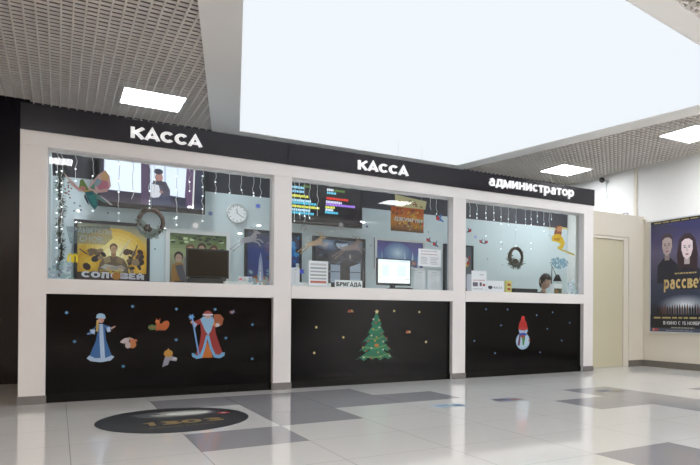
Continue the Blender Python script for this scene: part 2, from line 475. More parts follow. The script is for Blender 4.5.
while x < XR:
    iv = [(YG, YB)]
    c = cross(OUT, 0, x)
    if len(c) == 2: iv = cut(iv, c[0], c[1])
    for lx, ly in lamps:
        if abs(x-lx) < .30: iv = cut(iv, ly-.30, ly+.30)
    for a, b in iv: gm.box(x-TH/2, x+TH/2, a, b, ZG0, ZG1)
    x += P_
y = YG+.04
while y < YB:
    iv = [(XL, XR)]
    c = cross(OUT, 1, y)
    if len(c) == 2: iv = cut(iv, c[0], c[1])
    for lx, ly in lamps:
        if abs(y-ly) < .30: iv = cut(iv, lx-.30, lx+.30)
    for a, b in iv: gm.box(a, b, y-TH/2, y+TH/2, ZG0+.001, ZG1-.001)
    y += P_
gm.box(XR-.02, XR, YG, YB, ZC-.002, ZC+.03)
struct('ceiling', gm, M['grid'])
struct('ceiling.001', B(XL, XR, YG, YB, 3.42, 3.5), M['plenum'])
cc = MB(); iv = [(XL, XR)]
cc.box(XL, XR, YR, YG, 3.115, 3.2)
struct('ceiling.002', cc, M['gyps'])
# band around the opening and the luminous panel
bd = MB(); n = 4
vs = [(x, y, ZC-.012) for x, y in OUT]+[(x, y, ZC-.012) for x, y in INN]+[(x, y, ZC+.10) for x, y in OUT]+[(x, y, ZC+.10) for x, y in INN]
fs = []
for i in range(4):
    k = (i+1) % 4
    fs += [(i, k, k+4, i+4), (i+8, i+12, k+12, k+8), (i, i+8, k+8, k), (i+4, k+4, k+12, i+12)]
bd.add(vs, fs)
struct('trim_4', bd, M['gyps'], label='wide white band framing the luminous opening in the ceiling')
struct('ceiling.003', MB().prism(INN, ZC-.004, ZC+.02), M['sky'], label='large luminous white ceiling opening')
# ceiling lamps
def warm(root, m_):
    for ch in root.children:
        if ch.name.startswith('diffuser'):
            ch.material_slots[0].link = 'OBJECT'; ch.material_slots[0].material = m_
for q, (lx, ly) in enumerate(lamps):
    if q == 0:
        t0 = thing('ceiling_light', (lx, ly, ZC-.004), 'square ceiling light in the grid ceiling above the leftmost cash window', 'ceiling light', 'square lamps set in the grid ceiling')
        fr_ = MB()
        for a in ((-.30, .30, -.30, -.285), (-.30, .30, .285, .30), (-.30, -.285, -.285, .285), (.285, .30, -.285, .285)):
            fr_.box(lx+a[0], lx+a[1], ly+a[2], ly+a[3], ZC-.006, ZC+.045)
        fr_.box(lx-.285, lx+.285, ly-.285, ly+.285, ZC+.03, ZC+.045)
        fr_.build('frame', M['wallw'], t0)
        B(lx-.285, lx+.285, ly-.285, ly+.285, ZC+.002, ZC+.012).build('diffuser', M['lamp'], t0)
    else:
        lab = {1: 'square ceiling light above the administrator window, beyond the black sign board',
               2: 'square ceiling light at the right edge of the picture, nearest the film poster'}.get(q, 'square ceiling light over the hall, out of view; the leftmost pair is added fill')
        r_ = dup(t0, (lx, ly, ZC-.004 if ly > YG else ZC+.038), lab)
        if lx < -2: warm(r_, M['lampwarm'])

# added round downlights, unseen behind the viewer, that lift the overall brightness
d0 = None
for lx in (.4, -5.0, -2.4, 2.4, 4.4, 6.4):
    for ly in (-8.6, -10.8, -13.0):
        if d0 is None:
            d0 = thing('fill_downlight', (lx, ly, 3.10), 'added round fill lamp over the hall, unseen behind the viewer', 'fill_downlight', 'added unseen downlights over the hall')
            rp = [(lx+.08*math.cos(2*PI*i/24), ly+.08*math.sin(2*PI*i/24), 3.108) for i in range(25)]
            MB().tube(rp, .012, 6, cap=False).build('rim', M['wallw'], d0)
            MB().prism([(lx+.068*math.cos(2*PI*i/20), ly+.068*math.sin(2*PI*i/20)) for i in range(20)], 3.104, 3.112).build('diffuser', M['down'], d0)
        else:
            r_ = dup(d0, (lx, ly, 3.10))
            if lx < -2: warm(r_, M['downwarm'])

# ================================================================== TICKET BOOTH
PX = [(-.272, -.085), (1.795, 1.975), (3.89, 4.07), (5.975, 6.15)]
ZF0, ZF1, ZH, ZS0, ZS1 = 2.293, 2.513, 2.168, .93, 1.058
booth = thing('ticket_booth', (2.94, .12, 0), 'long white ticket booth with three glazed windows over black front panels', 'ticket booth')
for a, b in PX:
    p = B(a, b, 0, .118, 0, ZH).build('pillar', M['white'], booth, .004)
    B(a-.006, b+.006, -.006, .0, 0, .072).build('plinth', M['plinth'], p)
B(PX[0][0], PX[3][1], 0, .118, ZH, ZF0).build('lintel', M['white'], booth, .003)
for a, b in ((-.272, 1.925), (1.929, 4.0), (4.004, 6.156)):
    B(a, b, -.014, .22, ZF0, ZF1).build('fascia_board', M['fascia'], booth, .002)
for i in range(3):
    a, b = PX[i][1], PX[i+1][0]
    B(a, b, -.004, .55, ZS0, ZS1).build('counter_ledge', M['white'], booth, .003)
    B(a, b, .065, .085, .075, ZS0).build('front_panel', M['panel'], booth)
    B(a, b, .052, .085, 0, .075).build('kick_board', M['kick'], booth)
    B(a, b, .10, .106, ZS1, ZH).build('window_pane', M['glass'], booth)
    fr_ = MB()
    fr_.box(a, b, .092, .114, ZH-.018, ZH).box(a, a+.012, .092, .114, ZS1, ZH-.018).box(b-.012, b, .092, .114, ZS1, ZH-.018)
    fr_.build('window_frame', M['silver'], booth)
# left end wall of the booth
B(6.135, 6.165, .118, .285, 0, 2.29).build('side_wall', M['int'], booth)
B(-.272, -.062, .118, YB-.125, 0, 2.29).build('side_wall', M['int'], booth)
# sign lettering standing on the board
def letters(body, x0, x1, z0, z1, off, nm):
    vs, fs = text_geo(body, off)
    mb = MB(); k = len(vs); yf, yb = -.034, -.014
    P = [(x0+a*(x1-x0), z0+b*(z1-z0)) for a, b in vs]
    mb.add([(x, yf, z) for x, z in P]+[(x, yb, z) for x, z in P], [tuple(f) for f in fs])
    ed = {}
    for f in fs:
        for a, b in zip(f, f[1:]+f[:1]): ed[(a, b)] = 1
    for (a, b) in ed:
        if (b, a) not in ed: mb.f.append([a, a+k, b+k, b]); mb.c.append(None)
    for q in range(k): mb.v[q].y -= .0001*(q//2 % 3)*0
    o = mb.build('sign_lettering', M['acryl'], booth); o['label'] = nm
letters('КАССА', .525, 1.12, 2.335, 2.462, .026, 'white letters reading КАССА above the left window')
letters('КАССА', 2.675, 3.285, 2.335, 2.462, .026, 'white letters reading КАССА above the middle window')
letters('администратор', 4.385, 5.76, 2.335, 2.462, .008, 'white letters reading администратор above the right window')

# ================================================================== STICKERS ON THE BLACK PANELS
FY = .0648
def sticker(name, label, cat, x, z, s=1, y=FY, group=None):
    a = Art((x, y, z), X_, Z_, .0002); a.s = s
    a.done = lambda: tag(a.build(name), label, cat, group)
    return a
# winter maiden
a = sticker('maiden_sticker', 'sticker of a girl in a long blue robe with white fur trim', 'sticker', .315, .345, .42)
blu, wht, skin = (40, 98, 160), (170, 195, 225), (190, 150, 140)
a.poly([(-.22,.04),(-.17,.2),(-.09,.42),(-.06,.62),(-.08,.78),(.06,.78),(.08,.62),(.1,.42),(.17,.2),(.22,.06)], blu)
a.poly([(-.25,.06),(-.18,.0),(0,-.03),(.18,.0),(.25,.08),(.2,.11),(.1,.06),(-.1,.06),(-.2,.12)], wht)
a.poly([(.0,.04),(.08,.04),(.06,.4),(.03,.78),(-.03,.78),(-.02,.4)], wht)
a.poly([(-.08,.76),(-.14,.6),(-.2,.55),(-.2,.62),(-.12,.7)], blu); a.poly([(-.1,.66),(-.2,.66),(-.17,.58),(-.11,.56)], wht)
a.poly([(-.18,.62),(-.25,.58),(-.24,.55),(-.17,.57)], (70, 110, 170))
a.poly([(.06,.76),(.1,.62),(.2,.68),(.18,.72)], blu); a.poly([(.1,.7),(.16,.72),(.18,.62),(.12,.6)], wht)
a.poly([(.18,.7),(.26,.74),(.27,.72),(.19,.67)], skin)
a.poly([(-.09,.62),(-.05,.62),(-.03,.86),(-.08,.86)], (190, 160, 90)); a.ell(.0,.86,.055,.065, skin)
a.poly([(-.08,.92),(.08,.92),(.07,.97),(.02,1.0),(-.04,1.0),(-.08,.97)], (150, 190, 220)); a.poly([(-.09,.92),(.08,.92),(.08,.89),(-.09,.9)], wht)
a.done()
# old man in red robe with staff
a = sticker('winter_grandfather_sticker', 'sticker of a white bearded man in a red robe holding a staff', 'sticker', 1.19, .335, .45)
red = (150, 35, 28)
a.poly([(-.24,.05),(-.15,.3),(-.12,.55),(-.14,.8),(.14,.8),(.17,.55),(.25,.3),(.33,.08)], red)
a.poly([(-.10,.02),(-.05,.2),(.0,.36),(.06,.2),(.12,.02)], (200, 110, 25))
for pl in ([(-.3,.12),(-.29,.05),(-.2,.0),(-.10,.02),(-.04,.2),(.02,.5),(-.02,.5),(-.08,.25),(-.14,.09),(-.2,.07),(-.26,.13)], [(.36,.12),(.35,.05),(.26,.0),(.14,.02),(.06,.2),(-.01,.5),(.04,.5),(.10,.25),(.17,.09),(.24,.07),(.31,.13)]): a.poly(pl, (110, 170, 215))
a.poly([(-.1,.78),(-.24,.68),(-.3,.74),(-.27,.79),(-.12,.86)], red); a.ell(-.29,.78,.04,.035, (190, 140, 110)); a.poly([(-.24,.66),(-.2,.74),(-.25,.78),(-.29,.72)], wht)
a.stroke([(-.3,.9),(-.16,.08)], .03, (110, 160, 220)); a.star(-.31,.89,.075,(110,170,235),6,.45)
a.poly([(.1,.84),(.14,.95),(.26,.95),(.33,.86),(.3,.72),(.16,.66)], (150, 75, 30)); a.ell(.2,.72,.05,.04,(190,190,200)); a.ell(.14,.74,.04,.04,(200,120,60))
a.poly([(-.14,.84),(-.08,.9),(.1,.9),(.14,.82),(.08,.6),(.02,.5),(-.04,.6)], (135, 180, 215))
a.ell(.01,.91,.06,.05, skin); a.poly([(-.08,.93),(.1,.93),(.08,1.0),(.01,1.03),(-.06,1.0)], (150, 60, 50)); a.stroke([(-.09,.94),(.11,.94)], .03, (215,220,230))
a.done()
# squirrel with parcel
a = sticker('squirrel_sticker', 'sticker of an orange squirrel with a green parcel', 'sticker', .775, .61, 1)
a.ell(.05,.045,.032,.05,(190,95,30),16,-.5); a.ell(.0,.035,.03,.035,(185,90,30)); a.ell(-.012,.08,.02,.018,(195,110,45)); a.poly([(-.025,.09),(-.02,.115),(-.01,.097)],(180,80,25)); a.poly([(0,.095),(.008,.118),(.012,.09)],(180,80,25))
a.ell(-.055,.03,.035,.025,(75,110,45)); a.stroke([(-.08,.03),(-.03,.03)],.006,(170,60,40)); a.rect(-.03,0,.05,.012,(150,70,30)); a.done()
# bunny
a = sticker('bunny_sticker', 'sticker of a pale bunny with a golden sack beside the girl', 'sticker', .53, .45, 1)
a.ell(.03,.035,.032,.035,(185,115,60)); a.ell(-.005,.03,.022,.03,(190,175,175)); a.ell(-.025,.07,.035,.022,(185,175,180),14,.5); a.ell(-.05,.06,.015,.01,(205,190,190)); a.ell(.02,.085,.028,.01,(170,140,120),12,-.4); a.ell(.04,.07,.03,.012,(190,110,70)); a.done()
# mouse under a gold hat
a = sticker('mouse_sticker', 'sticker of a small silver animal under a golden bauble, below the squirrel', 'sticker', .865, .27, 1)
a.poly([(-.06,0),(-.01,.02),(.0,.06),(.06,.05),(.065,.08),(.02,.1),(-.035,.1),(-.05,.05)],(150,150,165)); a.ell(.045,.075,.02,.012,(190,190,200)); a.ell(-.01,.125,.038,.034,(190,140,50)); a.poly([(-.02,.155),(-.01,.175),(0,.155)],(200,160,80)); a.done()
# small bird
a = sticker('bird_sticker', 'tiny grey bird sticker above the bearded man, top right of the left panel', 'sticker', 1.42, .785, 1)
a.poly([(-.025,-.008),(.0,-.02),(.012,-.004),(.03,.0),(.012,.006),(.018,.028),(-.004,.008),(-.018,.014)],(130,125,150)); a.ell(-.018,0,.009,.008,(170,80,80),8); a.done()
# snowflakes on black panels
def flake(x, z, col, r, lab, grp, y=FY, name='snowflake_sticker'):
    a = Art((x, y, z), X_, Z_, .0002)
    a.star(0, 0, r, col, 6, .5, PI/6); a.ell(0, 0, r*.5, r*.5, tuple(min(255, c*1.2) for c in col), 8)
    return tag(a.build(name), lab, 'sticker', grp)
def flakes(pts, col, r, lab, grp, y=FY, name='snowflake_sticker'):
    f0 = flake(pts[0][0], pts[0][1], col, r, lab, grp, y, name); z0 = f0.location.z-pts[0][1]
    for x, z in pts[1:]:
        c = f0.copy(); COL.objects.link(c); c.location = (x, f0.location.y, z+z0)
flakes([(.06,.77),(.12,.52),(.56,.83),(.92,.81),(.92,.52),(1.26,.81),(1.61,.66),(1.36,.53),(1.61,.32),(.49,.29)], (75,125,165), .018, 'small pale blue snowflake sticker on the left black panel with the robed figures', 'snowflakes on the left panel')
flakes([(2.26,.63),(2.56,.52),(2.24,.36),(3.16,.81),(3.30+.27,.45),(3.48,.8)], (190,175,120), .018, 'small pale gold star sticker on the middle black panel around the fir tree', 'star stickers on the middle panel', name='star_sticker')
flakes([(4.41,.84),(4.64,.64),(4.24,.45),(4.74,.84),(5.21,.77),(5.48,.81),(5.78,.67),(5.39,.59),(4.55,.29),(5.27,.28),(5.64,.43)], (90,125,165), .015, 'small pale blue snowflake sticker on the right black panel around the snowman', 'snowflakes on the right panel')
for x, z, l in ((2.64,.80,'red and gold bell sticker up and left of the fir tree'), (3.34,.565,'red and gold bell sticker right of the fir tree')):
    a = sticker('bell_sticker', l, 'sticker', x, z-.01, 1)
    a.poly([(-.035,0),(-.03,.02),(-.01,.03),(.01,.03),(.03,.02),(.035,0)],(150,105,60)); a.ell(-.012,.022,.014,.012,(160,50,40),10); a.ell(.014,.02,.012,.01,(190,160,110),10); a.done()
# fir tree
a = sticker('fir_tree_sticker', 'sticker of a decorated green fir tree with a gold star', 'sticker', 2.945, .255, 1)
gr = (26, 112, 84)
lv = [(.0,.245,.14),(.09,.215,.25),(.19,.17,.35),(.28,.115,.43),(.37,.075,.52)]
for k,(z0,wd,z1) in enumerate(lv):
    pts = [(0, z1+.03)]
    nn = 5
    for q in range(nn+1):
        pts.append((wd-(2*wd)*q/nn, z0+(.012 if q%2 else .0)))
        if q < nn: pts.append((wd-(2*wd)*(q+.5)/nn, z0+.035))
    a.poly(pts, tuple(c*(1+.08*(k%2)) for c in gr))
for k in range(4): a.stroke([(-(.17-.035*k),.05+.1*k),(0,.035+.1*k),(.16-.035*k,.075+.1*k)], .008, (120,165,85))
for q,(x,z) in enumerate([(-.15,.04),(-.06,.03),(.05,.04),(.16,.05),(-.12,.11),(.02,.09),(.08,.12),(.15,.14),(-.16,.15),(-.06,.14),(-.1,.22),(-.02,.22),(.08,.21),(.12,.25),(0,.26),(-.06,.28),(.06,.3),(-.04,.35),(.03,.37),(-.01,.42),(.03,.45),(-.04,.46)]):
    a.ell(x,z,.011,.011,[(205,205,190),(170,55,50),(195,165,80)][q%3],8)
a.ell(0,.17,.028,.018,(190,120,60)); a.star(0,.545,.028,(225,205,150),5,.45,PI/2); a.done()
# snowman
a = sticker('snowman_sticker', 'sticker of a snowman in a red knitted hat and blue scarf', 'sticker', 4.985, .325, 1)
a.ell(0,.11,.112,.11,(150,180,205),24); a.ell(0,.115,.095,.09,(175,200,220),24); a.ell(.005,.245,.07,.06,(165,190,215),20)
a.poly([(-.075,.265),(-.06,.34),(-.03,.39),(.03,.39),(.06,.34),(.08,.265),(.04,.25),(-.03,.25)],(170,30,25)); a.ell(0,.405,.03,.03,(190,40,35),12)
a.stroke([(-.07,.268),(0,.28),(.075,.268)],.02,(185,60,50))
a.ell(0,.195,.06,.022,(40,70,160)); a.poly([(-.06,.19),(-.035,.185),(-.05,.05),(-.085,.06)],(95,45,80)); a.poly([(-.02,.16),(.04,.16),(.03,.12),(.015,.05),(-.005,.06),(-.01,.12)],(60,125,60)); a.ell(.0,.17,.035,.018,(150,60,50),10)
a.ell(.105,.115,.015,.015,(150,50,50),10); a.ell(.02,.235,.014,.006,(190,90,60),8); a.ell(-.02,.25,.006,.007,(40,40,60),8); a.ell(.025,.253,.006,.007,(40,40,60),8)
a.done()

# ================================================================== FLOOR STICKERS
def floor_art(cx, cy, rot=0):
    R = Vector((math.cos(rot), math.sin(rot), 0)); U = Vector((-math.sin(rot), math.cos(rot), 0))
    return Art((cx, cy, .0008), R, U, .0002)
a = floor_art(.71, -1.41)
a.ell(0,0,.50,.60,(20,21,30),48); a.ell(0,0,.485,.585,(12,13,21),48)
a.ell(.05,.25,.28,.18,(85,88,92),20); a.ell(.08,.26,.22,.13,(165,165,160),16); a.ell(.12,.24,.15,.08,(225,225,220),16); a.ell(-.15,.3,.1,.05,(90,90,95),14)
a.text('1303',-.22,-.24,.30,-.08,(150,125,70),.02); a.lines(-.2,-.36,.26,-.3,2,(110,95,70))
a.ell(.36,.12,.045,.045,(190,40,50),16); a.ell(.36,.12,.02,.02,(225,200,200),10)
tag(a.build('floor_decal'), 'large round black floor sticker with gold digits before the left window', 'floor sticker')
for q, (cx, cy, l) in enumerate([(2.76,-1.86,'white and blue printed sheet stuck on the floor, leftmost of three small floor stickers'),
        (3.40,-1.81,'grey and blue printed sheet stuck on the floor, middle one of three small floor stickers'),
        (4.70,-1.81,'printed sheet stuck on the grey floor tile, rightmost of three small floor stickers')]):
    a = floor_art(cx, cy)
    bc = [(190,205,215),(135,135,150),(150,150,155)][q]
    a.rect(-.14,-.10,.14,.10,bc)
    cl = [[(130,160,190),(90,130,160),(205,215,215)],[(90,90,105),(150,110,110),(110,130,180)],[(100,105,120),(170,150,120),(190,190,200)]][q]
    a.rect(-.12,-.02,.02,.07,cl[0]); a.rect(.03,-.08,.12,.03,cl[1]); a.ell(-.04,-.05,.05,.03,cl[2],10); a.ell(.06,.06,.04,.02,cl[2],10); a.lines(-.12,-.09,.0,-.04,2,cl[1])
    tag(a.build('floor_sticker'), l, 'floor sticker')

# ================================================================== POSTERS
def poster_frame(name, label, cat, x0, x1, z0, z1, y, fmat, border=.025, group=None):
    """framed board on a wall facing -Y; returns (root, Art of the picture in metres from its lower left corner, w, h)"""
    t = thing(name, ((x0+x1)/2, y+.03, z0), label, cat, group)
    B(x0, x1, y+.012, y+.03, z0, z1).build('backing', M['dframe'], t)
    f = MB()
    f.box(x0, x1, y, y+.012, z1-border, z1).box(x0, x1, y, y+.012, z0, z0+border)
    f.box(x0, x0+border, y, y+.012, z0+border, z1-border).box(x1-border, x1, y, y+.012, z0+border, z1-border)
    f.build('frame', fmat, t)
    a = Art((x0+border, y+.0118, z0+border), X_, Z_, .0001)
    return t, a, x1-x0-2*border, z1-z0-2*border
PY = YB-.03
# yellow adventure poster
t, a, W, Hh = poster_frame('film_poster', 'yellow film poster with armed figures titled СОЛОВЕЙ, black frame, left window', 'poster', .14, .905, .80, 1.83, PY, M['dframe'], .035)
a.grad(0,0,W,Hh,[(60,45,25),(120,85,30),(205,165,55),(200,170,90),(120,125,115)],30)
a.glow(.36,.62,.34,.30,(200,160,60),(250,240,190),7); a.glow(.12,.5,.14,.16,(200,150,40),(225,185,70),4); a.glow(.62,.5,.1,.2,(200,150,40),(235,190,80),4)
random.seed(3)
for q in range(26):
    x = random.choice([random.uniform(.08,.26),random.uniform(.46,.64)]); z = random.uniform(.38,.66)
    a.ell(x,z,random.uniform(.015,.045),random.uniform(.02,.05),random.choice([(60,45,45),(85,60,50),(110,90,70),(50,45,50),(140,120,95)]),8,random.random())
a.stroke([(.5,.45),(.6,.74)],.012,(70,60,55)); a.stroke([(.1,.6),(.02,.66)],.012,(70,60,55)); a.stroke([(.42,.6),(.52,.8)],.014,(200,190,160))
a.poly([(.20,.4),(.215,.50),(.25,.565),(.315,.595),(.395,.595),(.46,.565),(.495,.50),(.51,.4)],(105,88,72))
a.poly([(.25,.565),(.315,.595),(.33,.53),(.27,.50)],(150,130,100)); a.poly([(.46,.565),(.395,.595),(.38,.53),(.44,.50)],(135,112,85))
a.poly([(.225,.455),(.27,.50),(.40,.475),(.47,.435),(.44,.415),(.30,.425)],(175,172,160)); a.poly([(.485,.455),(.44,.495),(.32,.465),(.30,.44),(.36,.43)],(150,146,138)); a.ell(.31,.452,.022,.014,(190,150,120),10); a.ell(.42,.452,.022,.014,(190,150,120),10)
a.poly([(.332,.59),(.33,.635),(.38,.635),(.378,.59),(.355,.575)],(150,112,85))
a.ell(.355,.695,.040,.050,(95,75,55),16); a.ell(.355,.672,.033,.047,(178,142,112),16); a.rect(.334,.676,.350,.681,(70,50,40)); a.rect(.360,.676,.376,.681,(70,50,40)); a.ell(.355,.648,.012,.003,(120,70,60),8); a.poly([(.352,.678),(.349,.660),(.361,.660),(.358,.678)],(160,122,95))
a.rect(0,.28,W,.40,(62,50,48)); a.poly([(.3,.41),(.355,.36),(.42,.41),(.38,.42),(.355,.40),(.33,.42)],(200,170,60)); a.lines(.22,.395,.48,.445,2,(190,160,60))
a.text('СОЛОВЕЙ',.04,.335,.67,.415,(205,205,215),.035,-.01); a.ell(.385,.365,.045,.045,(170,115,50)); a.text('РАЗБОЙНИК',.28,.27,.62,.315,(200,205,220),.02)
a.lines(.1,.06,.6,.24,6,(150,140,120)); a.build('picture', t)
# group portrait poster in silver frame
t, a, W, Hh = poster_frame('film_poster', 'green toned poster of several people in a wide silver frame behind the dark monitor', 'poster', 1.07, 1.82, .80, 1.80, PY, M['silver'], .05)
a.grad(0,0,W,Hh,[(70,60,50),(95,85,70),(130,125,110),(150,160,120),(60,80,45)],24)
for q in range(30): a.ell(random.uniform(.02,W-.02), random.uniform(Hh-.12,Hh-.02), .03,.016,random.choice([(50,70,35),(90,110,60),(180,195,150),(40,50,30)]),7)
for x,z,hc,cc in ((.10,.60,(60,50,45),(150,110,60)),(.23,.70,(110,80,60),(120,120,120)),(.36,.72,(60,45,40),(90,90,100)),(.50,.70,(90,60,50),(110,95,80)),(.60,.66,(45,35,35),(70,60,70))):
    a.poly([(x-.08,z-.35),(x-.075,z-.1),(x-.03,z-.06),(x+.03,z-.06),(x+.075,z-.1),(x+.08,z-.35)],cc)
    a.ell(x,z+.015,.052,.062,hc,14); a.ell(x,z-.005,.038,.05,(175,145,130),14); a.ell(x-.014,z,.006,.004,(80,60,60),6); a.ell(x+.014,z,.006,.004,(80,60,60),6)
a.poly([(.06,.5),(.14,.52),(.2,.3),(.16,.26),(.1,.36)],(80,80,88)); a.ell(.165,.25,.035,.03,(200,195,195)); a.build('picture', t)
# blue fantasy poster seen from two windows
t, a, W, Hh = poster_frame('film_poster', 'dark blue poster with a glowing tower, behind the pillar between left and middle window', 'poster', 1.99, 2.735, .84, 1.865, PY, M['dframe'], .035)
a.grad(0,0,W,Hh,[(50,35,35),(70,70,110),(50,65,125),(60,75,135),(45,55,75)],24)
a.glow(.17,.30,.16,.10,(110,70,50),(225,160,80),5); a.poly([(.13,.32),(.15,.6),(.17,.7),(.19,.6),(.21,.32)],(150,160,190)); a.poly([(.155,.32),(.165,.6),(.18,.32)],(215,215,220))
for q in range(14): a.ell(random.uniform(.24,.40), random.uniform(.55,.85), .05,.03,random.choice([(90,80,120),(150,100,90),(110,125,160),(60,60,90)]),9,random.random())
for q in range(34): a.ell(random.uniform(.45,.67), random.uniform(.3,.92), random.uniform(.015,.05),random.uniform(.02,.06),random.choice([(20,110,190),(60,150,215),(150,200,230),(15,50,110),(25,30,60),(205,215,220)]),8,random.random())
a.rect(.44,.0,W,.42,(200,210,215)); a.lines(.46,.08,.66,.4,7,(150,160,170)); a.build('picture', t)
# dark poster middle window
t, a, W, Hh = poster_frame('film_poster', 'dark film poster with a blue white cloud and brown ground, middle window', 'poster', 2.885, 3.655, .84, 1.845, PY, M['dframe'], .04)
a.grad(0,0,W,Hh,[(58,48,48),(64,54,52),(58,52,56),(62,62,72),(112,124,145)],24)
a.glow(.17,.87,.18,.09,(100,115,145),(170,190,215),4); a.ell(.36,.86,.10,.075,(80,90,110)); a.ell(.38,.87,.085,.06,(180,195,215)); a.ell(.37,.90,.1,.02,(60,70,90)); 
random.seed(12)
for q in range(26): a.ell(random.uniform(.03,W-.04), random.uniform(.5,.80), random.uniform(.02,.06),.012,random.choice([(78,88,110),(60,56,66),(48,44,52),(105,115,140),(70,60,62)]),7,random.uniform(-.5,.6))
for q in range(12): a.ell(random.uniform(.08,.26), random.uniform(.32,.62), .022,.014,random.choice([(120,100,75),(90,96,112),(130,140,160)]),7,random.random())
a.stroke([(.1,.75),(.45,.66),(W-.03,.62)],.008,(90,95,120))
a.ell(.5,.70,.018,.035,(150,150,155)); a.rect(.215,.33,.355,.58,(165,180,200)); a.rect(.215,.475,.355,.487,(90,90,105)); a.poly([(.5,.33),(.66,.33),(.66,.62),(.5,.56)],(170,185,205)); a.rect(.5,.475,.66,.487,(90,90,105))
a.build('picture', t)
# blue landscape poster
t, a, W, Hh = poster_frame('landscape_poster', 'blue and violet landscape poster in a silver frame above the bright monitor', 'poster', 3.80, 4.62, 1.44, 1.885, PY, M['silver'], .035)
a.grad(0,0,W,Hh,[(80,85,150),(70,110,165),(75,80,155),(65,60,130)],16); a.glow(.33,.2,.22,.16,(85,115,170),(190,215,230),6)
for x in (.08,.2,.45,.58,.68): a.poly([(x-.02,0),(x-.012,.16),(x,.24),(x+.012,.16),(x+.02,0)],random.choice([(120,150,200),(170,195,220),(100,110,170)]))
a.glow(.16,.04,.09,.03,(150,100,60),(220,170,90),3); a.glow(.6,.06,.05,.05,(120,90,110),(200,160,130),3); a.build('picture', t)
# right window poster
t, a, W, Hh = poster_frame('film_poster', 'narrow dark grey poster with small red and yellow figures, left edge of right window', 'poster', 4.95, 5.495, .90, 1.87, PY, M['dframe'], .03)
a.grad(0,0,W,Hh,[(70,80,90),(90,100,108),(95,100,110),(60,75,90)],14)
a.ell(.38,.7,.04,.05,(190,190,190)); a.ell(.42,.66,.03,.03,(190,60,40)); a.ell(.38,.62,.05,.025,(190,150,50)); a.ell(.44,.74,.02,.03,(170,60,50)); a.lines(.3,.62,.4,.74,4,(200,200,200)); a.ell(.36,.35,.12,.1,(130,140,150)); a.build('picture', t)
# hanging orange banner
HB = 1.20
p0 = HY(391,206,HB); p1 = HY(423.5,234,HB)
t = thing('hanging_poster', ((p0.x+p1.x)/2, HB, p1.z), 'orange and gold cardboard film banner hanging inside the middle window', 'banner')
x0, x1, z0, z1 = p0.x, p1.x, p1.z+.01, p0.z+.0
B(x0, x1, HB, HB+.006, z0, z1).build('backing', M['dframe'], t)
xm = (x0+x1)/2
MB().prism([(x0+.06,0),(x1+.03,0),(x1+.05,.12),(x0+.22,.15),(x0+.05,.17)],0,.006).move(lambda p: Vector((p.x, HB+p.z, z1+p.y))).build('topper_board', M['dframe'], t)
a = Art((x0, HB-.0004, z0), X_, Z_, .0001); W = x1-x0; Hh = z1-z0
a.grad(0,0,W,Hh,[(90,60,30),(190,120,35),(215,140,50),(200,105,45),(190,90,40)],12)
random.seed(5)
for q in range(60): a.ell(random.uniform(.03,W-.03), random.uniform(.03,Hh-.02), random.uniform(.01,.03),random.uniform(.008,.02),random.choice([(220,170,60),(235,190,90),(150,70,35),(110,60,40),(205,110,40),(180,150,100)]),7,random.random())
a.text('ДЖУНГЛИ',.04,Hh*.42,W-.02,Hh*.60,(225,222,215),.03,-.01); a.lines(.1,Hh*.2,W-.1,Hh*.26,1,(120,100,90)); a.build('picture', t)
a = Art((x0, HB-.0004, z1), X_, Z_, .0001); a.poly([(.065,0),(W+.025,0),(W+.045,.115),(.22,.145),(.055,.165)],(195,185,140))
for q in range(12): a.ell(random.uniform(.09,W), random.uniform(.02,.10), .02,.012,random.choice([(215,200,150),(150,60,40),(120,110,70),(170,160,110)]),7)
a.build('topper_picture', t)
wv = MB(); wv.tube([(x0+.1,HB+.003,z1+.15),(x0+.1,HB+.003,ZC+.01)],.0015,5); wv.tube([(x1-.03,HB+.003,z1+.11),(x1-.03,HB+.003,ZC+.01)],.0015,5); wv.build('cord', M['wire'], t)

# big poster light box on the right wall
yA, zB, zT = .105, .52, 2.195; yE = -1.16
t = thing('film_poster_lightbox', (CLX, (yA+yE)/2, zB), 'tall dark violet film poster titled рассвет in a metal frame on the right wall', 'poster')
B(CLX-.05, CLX, yE, yA, zB, zT).build('case', M['silver'], t)
f = MB(); bw = .018
for q in ((yE,yA,zB,zB+bw),(yE,yA,zT-bw,zT),(yE,yE+bw,zB+bw,zT-bw),(yA-bw,yA,zB+bw,zT-bw)): f.box(CLX-.062, CLX-.05, q[0], q[1], q[2], q[3])
f.build('frame', M['silver'], t, .002)
a = Art((CLX-.0505, yA-bw, zB+bw), -Y_, Z_, .0001); W = yA-yE-2*bw; Hh = zT-zB-2*bw
def pp(u, v):
    q = HX(u, v, CLX-.052); return (yA-bw-q.y, q.z-zB-bw)
a.grad(0,0,W,Hh,[(34,34,48),(26,28,40),(50,58,78),(60,66,88),(82,80,104),(96,92,120),(64,62,100),(40,40,66)],40)
a.rect(0,Hh-.045,W,Hh,(25,24,28)); a.lines(.06,Hh-.034,W-.06,Hh-.012,1,(150,140,90),.8,.1)
a.poly([(.25,Hh-.05),(W,Hh-.05),(W,Hh-.20),(.6,Hh-.16)],(52,52,96))
random.seed(9)
